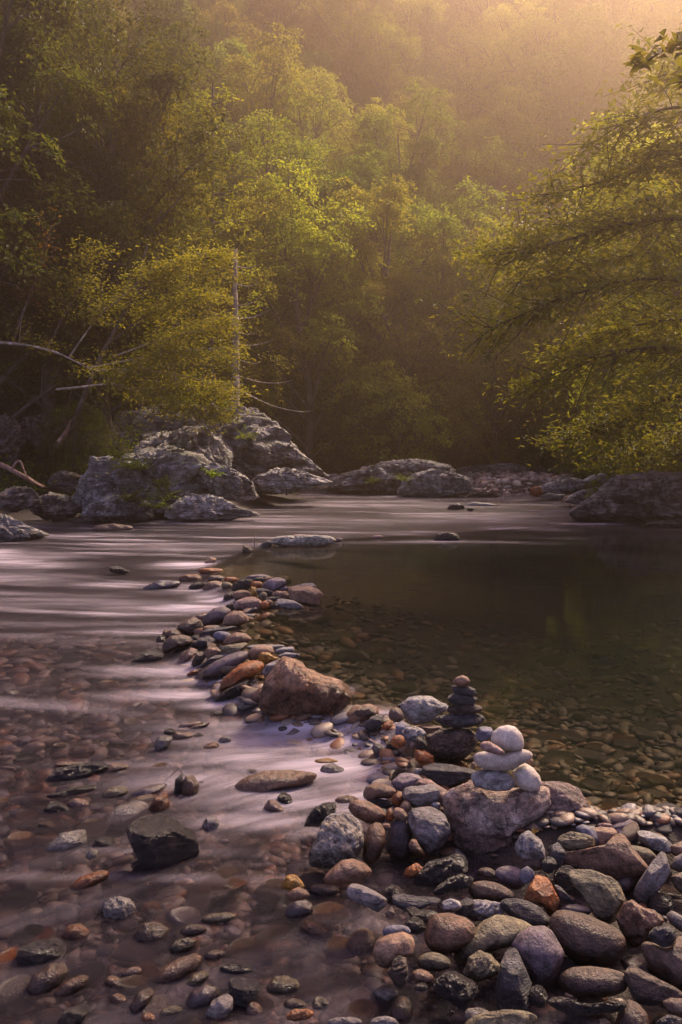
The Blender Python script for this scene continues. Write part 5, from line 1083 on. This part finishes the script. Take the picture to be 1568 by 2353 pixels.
main = smooth_path([P_(486, 960, 30), P_(484, 700, 30), P_(490, 480, 30), P_(489, 190, 30)], 50) - o_
tube(main, 0.13, 0.03, 8, tv, tf)
for f in np.linspace(0.3, 0.96, 34):
    st = main[int(f * 49)]; a = rng.rand() * 6.28; L_ = 2.3 * (1.15 - f); e = st + [math.cos(a) * L_, math.sin(a) * L_, L_ * .25]; twiggy([smooth_path([st, (st + e) / 2 + [0, 0, -.1], e], 8)], 0.03, rng, 7, 0.7, tv, tf, lv, 1, 0.1)
add('trunk', mesh_np('trunk', np.vstack(tv), np.vstack(tf), BARK), root); add('crown', leaves_on(lv, 16, 0.13, rng, mat='bright'), root); tag(root, 'thin sparse tall tree with visible grey trunk left of the snag', 'tree')

# left leaning tree whose bare pale limbs arch over the outcrop
YL = 21.0; o_ = P_(125, 1035, 22.5); root = add('arching_tree', None, loc=o_); tv, tf = [], []
tube(smooth_path([P_(120, 1045, 22.5), P_(170, 975, 22), P_(205, 880, 21.5), P_(240, 800, 21.2), P_(300, 700, 21), P_(340, 560, 21)], 30) - o_, 0.085, 0.02, 8, tv, tf)
add('trunk', mesh_np('trunk', np.vstack(tv), np.vstack(tf), BARK), root); lv, lv2 = [], []
for pts_, r_, nt in [([(-30, 785), (60, 792), (130, 808), (200, 845), (225, 852)], .075, 6), ([(225, 852), (270, 848), (340, 848), (420, 862), (500, 885), (540, 905)], .05, 26), ([(130, 895), (200, 888), (260, 880), (330, 898), (420, 925)], .05, 22), ([(245, 880), (258, 858), (285, 850), (330, 846)], .03, 10),
    ([(260, 820), (340, 790), (430, 765), (520, 745)], .035, 30), ([(200, 845), (260, 835), (360, 815), (470, 800), (530, 800)], .03, 28), ([(240, 800), (310, 740), (390, 700), (470, 680)], .035, 30), ([(290, 700), (360, 640), (430, 600), (500, 590)], .03, 28),
    ([(30, 790), (60, 700), (95, 610), (120, 520)], .05, 14), ([(110, 800), (150, 720), (200, 640), (220, 560)], .05, 14), ([(160, 820), (215, 740), (270, 690), (330, 640)], .04, 18), ([(260, 880), (330, 905), (400, 935), (480, 950)], .03, 24), ([(340, 848), (420, 880), (490, 925), (520, 940)], .03, 20)]:
    tv, tf = [], []; k = len(pts_); Yk = [YL + 0.25 * rng.randn() - 1.0 * i / k for i in range(k)]; p = smooth_path([P_(a, b, yy) for (a, b), yy in zip(pts_, Yk)], 24) - o_
    twiggy([p], r_ * .6, rng, nt, 0.95, tv, tf, lv if rng.rand() < .92 else lv2, 1, .1, ts=0.3, r1=0.01); add('branch', mesh_np('branch', np.vstack(tv), np.vstack(tf), BARKP if pts_[0][1] > 815 or nt == 6 else BARK), root)
add('crown', leaves_on(lv, 72, 0.10, rng, spread=.22, mat='olive'), root)
if lv2: add('seed_sprays', leaves_on(lv2, 34, 0.09, rng, spread=.2, mat='red'), root)
tag(root, 'leaning tree with long bare pale limbs arching over the left outcrop', 'tree')
# driftwood on the left bank
for pts_, r_, lab in [([(-20, 1060), (30, 1078), (70, 1105), (125, 1130)], .07, 'long bare fallen branch sloping down at the left border'), ([(125, 1030), (150, 1000), (165, 965)], .10, 'broken splintered log leaning below the arching tree'), ([(30, 1075), (45, 1050), (62, 1100), (100, 1120)], .03, 'thin forked dead stick on the fallen branch')]:
    tv, tf = [], []; p = smooth_path([P_(a, b, 20.0 if a < 120 else 22) for a, b in pts_], 16); tube(p, r_, r_ * .35, 8, tv, tf, wob=.1); tag(add('driftwood', mesh_np('driftwood', np.vstack(tv), np.vstack(tf), DRIFT)), lab, 'driftwood', 'dead wood on the left bank')
# twigs on rocks
for pts_, r_, lab in [([(587, 1285), (586, 1262), (584, 1245), (587, 1226)], .010, 'thin bare twig standing in the water by the islet'), ([(676, 1232), (700, 1230), (720, 1231)], .03, 'short stick lying on the cream islet')]:
    yy = 13.4 if pts_[0][1] > 1240 else 14.7
    tv, tf = [], []; tube(smooth_path([P_(a, b, yy) for a, b in pts_], 10), r_, r_ * .5, 5, tv, tf); tag(add('twig', mesh_np('twig', np.vstack(tv), np.vstack(tf), DRIFT)), lab, 'twig')
tv, tf = [], []; q = lambda a, b: P_(a * .43955, 1665.6 + b * .43955, 3.98)
tube(smooth_path([q(962, 265), q(945, 240), q(918, 208)], 8), .0022, .0015, 5, tv, tf); tube(smooth_path([q(932, 228), q(900, 262), q(865, 290), q(845, 318)], 8), .0018, .001, 5, tv, tf)
tag(add('twig', mesh_np('twig', np.vstack(tv), np.vstack(tf), BARKD)), 'forked dark twig sticking up from the upright pair of stones', 'twig')
for pts_, Y_, lab in [([(2300 - 0, 0)], 0, '')][:0]: pass
q = lambda a, b, Y_: P_(1108.5 + a * .29304, 1893.1 + b * .29304, Y_)
for pts_, Y_, m_, r_, lab in [([(275, 580), (310, 540), (345, 502)], 3.05, DRIFT, .0025, 'short reddish twig left of the orange brown block'), ([(430, 408), (480, 350), (515, 290), (500, 240)], 3.12, BARKD, .0022, 'thin black curved twig above the orange brown block')]:
    tv, tf = [], []; tube(smooth_path([q(a, b, Y_) for a, b in pts_], 8), r_, r_ * .6, 5, tv, tf); tag(add('twig', mesh_np('twig', np.vstack(tv), np.vstack(tf), m_)), lab, 'twig')

# right bank tree reaching over the water (trunk outside the picture on the right)
o_ = np.array([8.6, 14.5, H1(8.6, 14.5)]); root = add('overhanging_tree', None, loc=o_); tv, tf = [], []
tube(smooth_path([[0, 0, -.6], [-.2, 0, 3], [-.5, -.2, 6.5], [-.4, 0, 11]], 24), 0.22, 0.08, 10, tv, tf); add('trunk', mesh_np('trunk', np.vstack(tv), np.vstack(tf), BARKD), root); lv = []
for pts_, Y_, r_, nt in [([(1900, 560), (1700, 520), (1568, 500), (1450, 510), (1330, 545), (1220, 570), (1130, 590)], 13, .05, 34), ([(1900, 700), (1700, 660), (1568, 640), (1450, 640), (1300, 680), (1180, 730), (1110, 770)], 12.5, .05, 40), ([(1900, 860), (1650, 820), (1500, 790), (1350, 830), (1220, 880)], 13.5, .05, 34),
    ([(1900, 420), (1700, 380), (1500, 380), (1380, 420), (1250, 450)], 13.5, .045, 30), ([(1800, 900), (1600, 900), (1480, 930), (1380, 985), (1300, 1010)], 14, .04, 30), ([(1900, 300), (1700, 260), (1568, 240), (1450, 270), (1360, 330)], 13, .04, 26),
    ([(1800, 760), (1600, 730), (1480, 740), (1380, 780), (1270, 810)], 14.5, .035, 30), ([(1900, 620), (1700, 590), (1568, 570), (1420, 590), (1290, 630), (1190, 650)], 14.5, .035, 34), ([(1800, 480), (1650, 450), (1500, 450), (1400, 490), (1290, 520), (1200, 540)], 15, .03, 30), ([(1800, 960), (1650, 960), (1540, 1000), (1470, 1040)], 15, .03, 22), ([(1800, 350), (1650, 320), (1540, 330), (1460, 390)], 14, .03, 22), ([(1850, 200), (1700, 180), (1560, 160), (1480, 190)], 14, .03, 18)]:
    p = smooth_path([P_(a, b, Y_ + 0.3 * rng.randn()) for a, b in pts_], 30) - o_; tv, tf = [], []
    twiggy([p], r_, rng, int(nt * 2.2), 1.25, tv, tf, lv, 1, .1, ts=0.2); add('branch', mesh_np('branch', np.vstack(tv), np.vstack(tf), BARKD), root)
add('crown', leaves_on(lv, 32, 0.12, rng, spread=.2, mat='near'), root); tag(root, 'leafy tree reaching in from the right border over the pool', 'tree')
# near leafy twig in the top right corner
o_ = P_(1640, 60, 7.0); root = add('leafy_sapling', None, loc=o_); lv = []; tv, tf = [], []
twiggy([smooth_path([P_(1700, 0, 7), P_(1600, 60, 7), P_(1520, 120, 6.9), P_(1470, 150, 6.9)], 16) - o_, smooth_path([P_(1700, 160, 7.2), P_(1620, 175, 7.1), P_(1560, 190, 7)], 12) - o_], .012, rng, 9, .3, tv, tf, lv, 1, .1)
tube(smooth_path([np.array([7.5, 9.0, 5.6]) - o_, P_(2300, -60, 7.6) - o_, P_(1700, 0, 7) - o_], 14), .035, .012, 6, tv, tf)
add('branch', mesh_np('branch', np.vstack(tv), np.vstack(tf), BARKD), root); tv, tf = [], []; tube(smooth_path([np.array([7.9, 9.2, -0.5]) - o_, np.array([7.7, 9.1, 3]) - o_, np.array([7.5, 9.0, 5.7]) - o_, np.array([7.4, 9.0, 9]) - o_], 16), .16, .05, 9, tv, tf); add('trunk', mesh_np('trunk', np.vstack(tv), np.vstack(tf), BARKD), root)
add('leaves', leaves_on(lv, 6, 0.15, rng, spread=.07, droop=1.2), root); tag(root, 'nearest tree, its big drooping leaves filling the top right corner', 'tree')

# ferns and plants on the outcrops
def plant(px, py, Y_, s, label):
    c = P_(px, py, Y_); r = add('fern', None, loc=c); n_ = 16; a = rng.rand(n_) * 6.28
    Cn, N_, D_, S_ = [], [], [], []
    for i in range(n_):
        d = np.array([math.cos(a[i]), math.sin(a[i]), 0.5 + rng.rand()]); L_ = s * rng.uniform(.6, 1)
        for j in range(7):
            f = (j + 1) / 7; p = d * L_ * f + [0, 0, -0.6 * L_ * f * f]
            for sg in (-1, 1): Cn.append(p + np.array([-math.sin(a[i]), math.cos(a[i]), 0]) * sg * .05 * (1.2 - f)); N_.append(nrm([rng.randn() * .3, rng.randn() * .3 - .2, 1])); D_.append(d * .4 + np.array([-math.sin(a[i]), math.cos(a[i]), 0]) * sg); S_.append(.085)
    V, F = leaf_faces(np.array(Cn), np.array(N_), np.array(D_), np.array(S_)); add('fronds', mesh_np('fronds', V, F, LM['green'], smooth=False), r)
    tag(r, label, 'fern', 'ferns rooted in rock cracks')
for a in [(290, 1075, 19.3, .45, 'fern patch high on the left shoulder of the mossy outcrop'), (325, 1082, 19.2, .4, 'fern on the upper middle of the mossy outcrop'), (270, 1055, 19.6, .4, 'fern at the top left of the mossy outcrop'), (372, 1120, 18.9, .35, 'fern in the central crack of the mossy outcrop'), (378, 1150, 18.6, .5, 'leafy plant hanging near the waterline of the mossy outcrop'), (362, 1172, 18.5, .45, 'leafy plant touching the water below the mossy outcrop'), (300, 1150, 18.6, .35, 'small fern low on the mossy outcrop'), (490, 1095, 19.4, .35, 'fern above the dark rock nose'), (565, 1010, 24.5, .5, 'fern on the grey rock slope'), (925, 1106, 28.6, .45, 'young plant growing between the two centre boulders'), (855, 1112, 30, .35, 'small fern on the long centre boulder')]: plant(*a)
# moss and wet leaves on the hollow stone
for (a, b, lab, m_) in [(1265, 300, 'cluster of wet dark red leaves lying in the hollow stone', 'red'), (400, 60, 'brown curled leaf caught beside the speckled blue white stone', 'red')]:
    c = q(a, b, 3.36); nn = 12 if a > 1000 else 4; V, F = leaf_faces(rng.randn(nn, 3) * .008, np.array([nrm([rng.randn() * .5, -.5, 1]) for _ in range(nn)]), rng.randn(nn, 3), np.full(nn, .03)); tag(add('fallen_leaves', mesh_np('fallen_leaves', V, F, LM[m_], smooth=False), loc=c), lab, 'leaves')

# ------------------------------------------------------------------ haze
t = NT('haze_air'); pv = t.n('VolumePrincipled'); pv.inputs['Color'].default_value = (1.0, 0.73, 0.53, 1); pv.inputs['Density'].default_value = 0.0047; pv.inputs['Anisotropy'].default_value = 0.82
t.l(pv.outputs[0], t.out.inputs['Volume'])
x0, x1, y0, y1, z0, z1 = -420, 420, -30, 300, -9, 95
V = [(x, y, z) for x in (x0, x1) for y in (y0, y1) for z in (z0, z1)]
F = [(0, 1, 3, 2), (4, 6, 7, 5), (0, 4, 5, 1), (2, 3, 7, 6), (0, 2, 6, 4), (1, 5, 7, 3)]
hz = add('haze', mesh_np('haze', V, F, t.m, False)); tag(hz, kind='stuff')

# labels that several things share: tell them apart by their order from the left
from collections import defaultdict
byl = defaultdict(list)
bpy.context.view_layer.update()
for o in SC.objects:
    if o.parent is None and o.get('label') and o.get('category'): byl[o['label']].append(o)
ORD = 'leftmost second third fourth fifth sixth seventh eighth ninth tenth eleventh twelfth thirteenth fourteenth fifteenth sixteenth seventeenth eighteenth nineteenth twentieth'.split(); NUM = 'zero one two three four five six seven eight nine ten eleven twelve'.split()
for lb, os_ in byl.items():
    if 1 < len(os_) <= 20:
        px = [float(proj(np.array([o.location.x]), np.array([o.location.y]), np.array([o.location.z]))[0][0]) for o in os_]
        for r_, i in enumerate(np.argsort(px)):
            n_ = len(os_); w = 'leftmost' if r_ == 0 else 'rightmost' if r_ == n_ - 1 else ORD[r_] + ' from left'
            os_[i]['label'] = '%s, %s' % (lb, w)
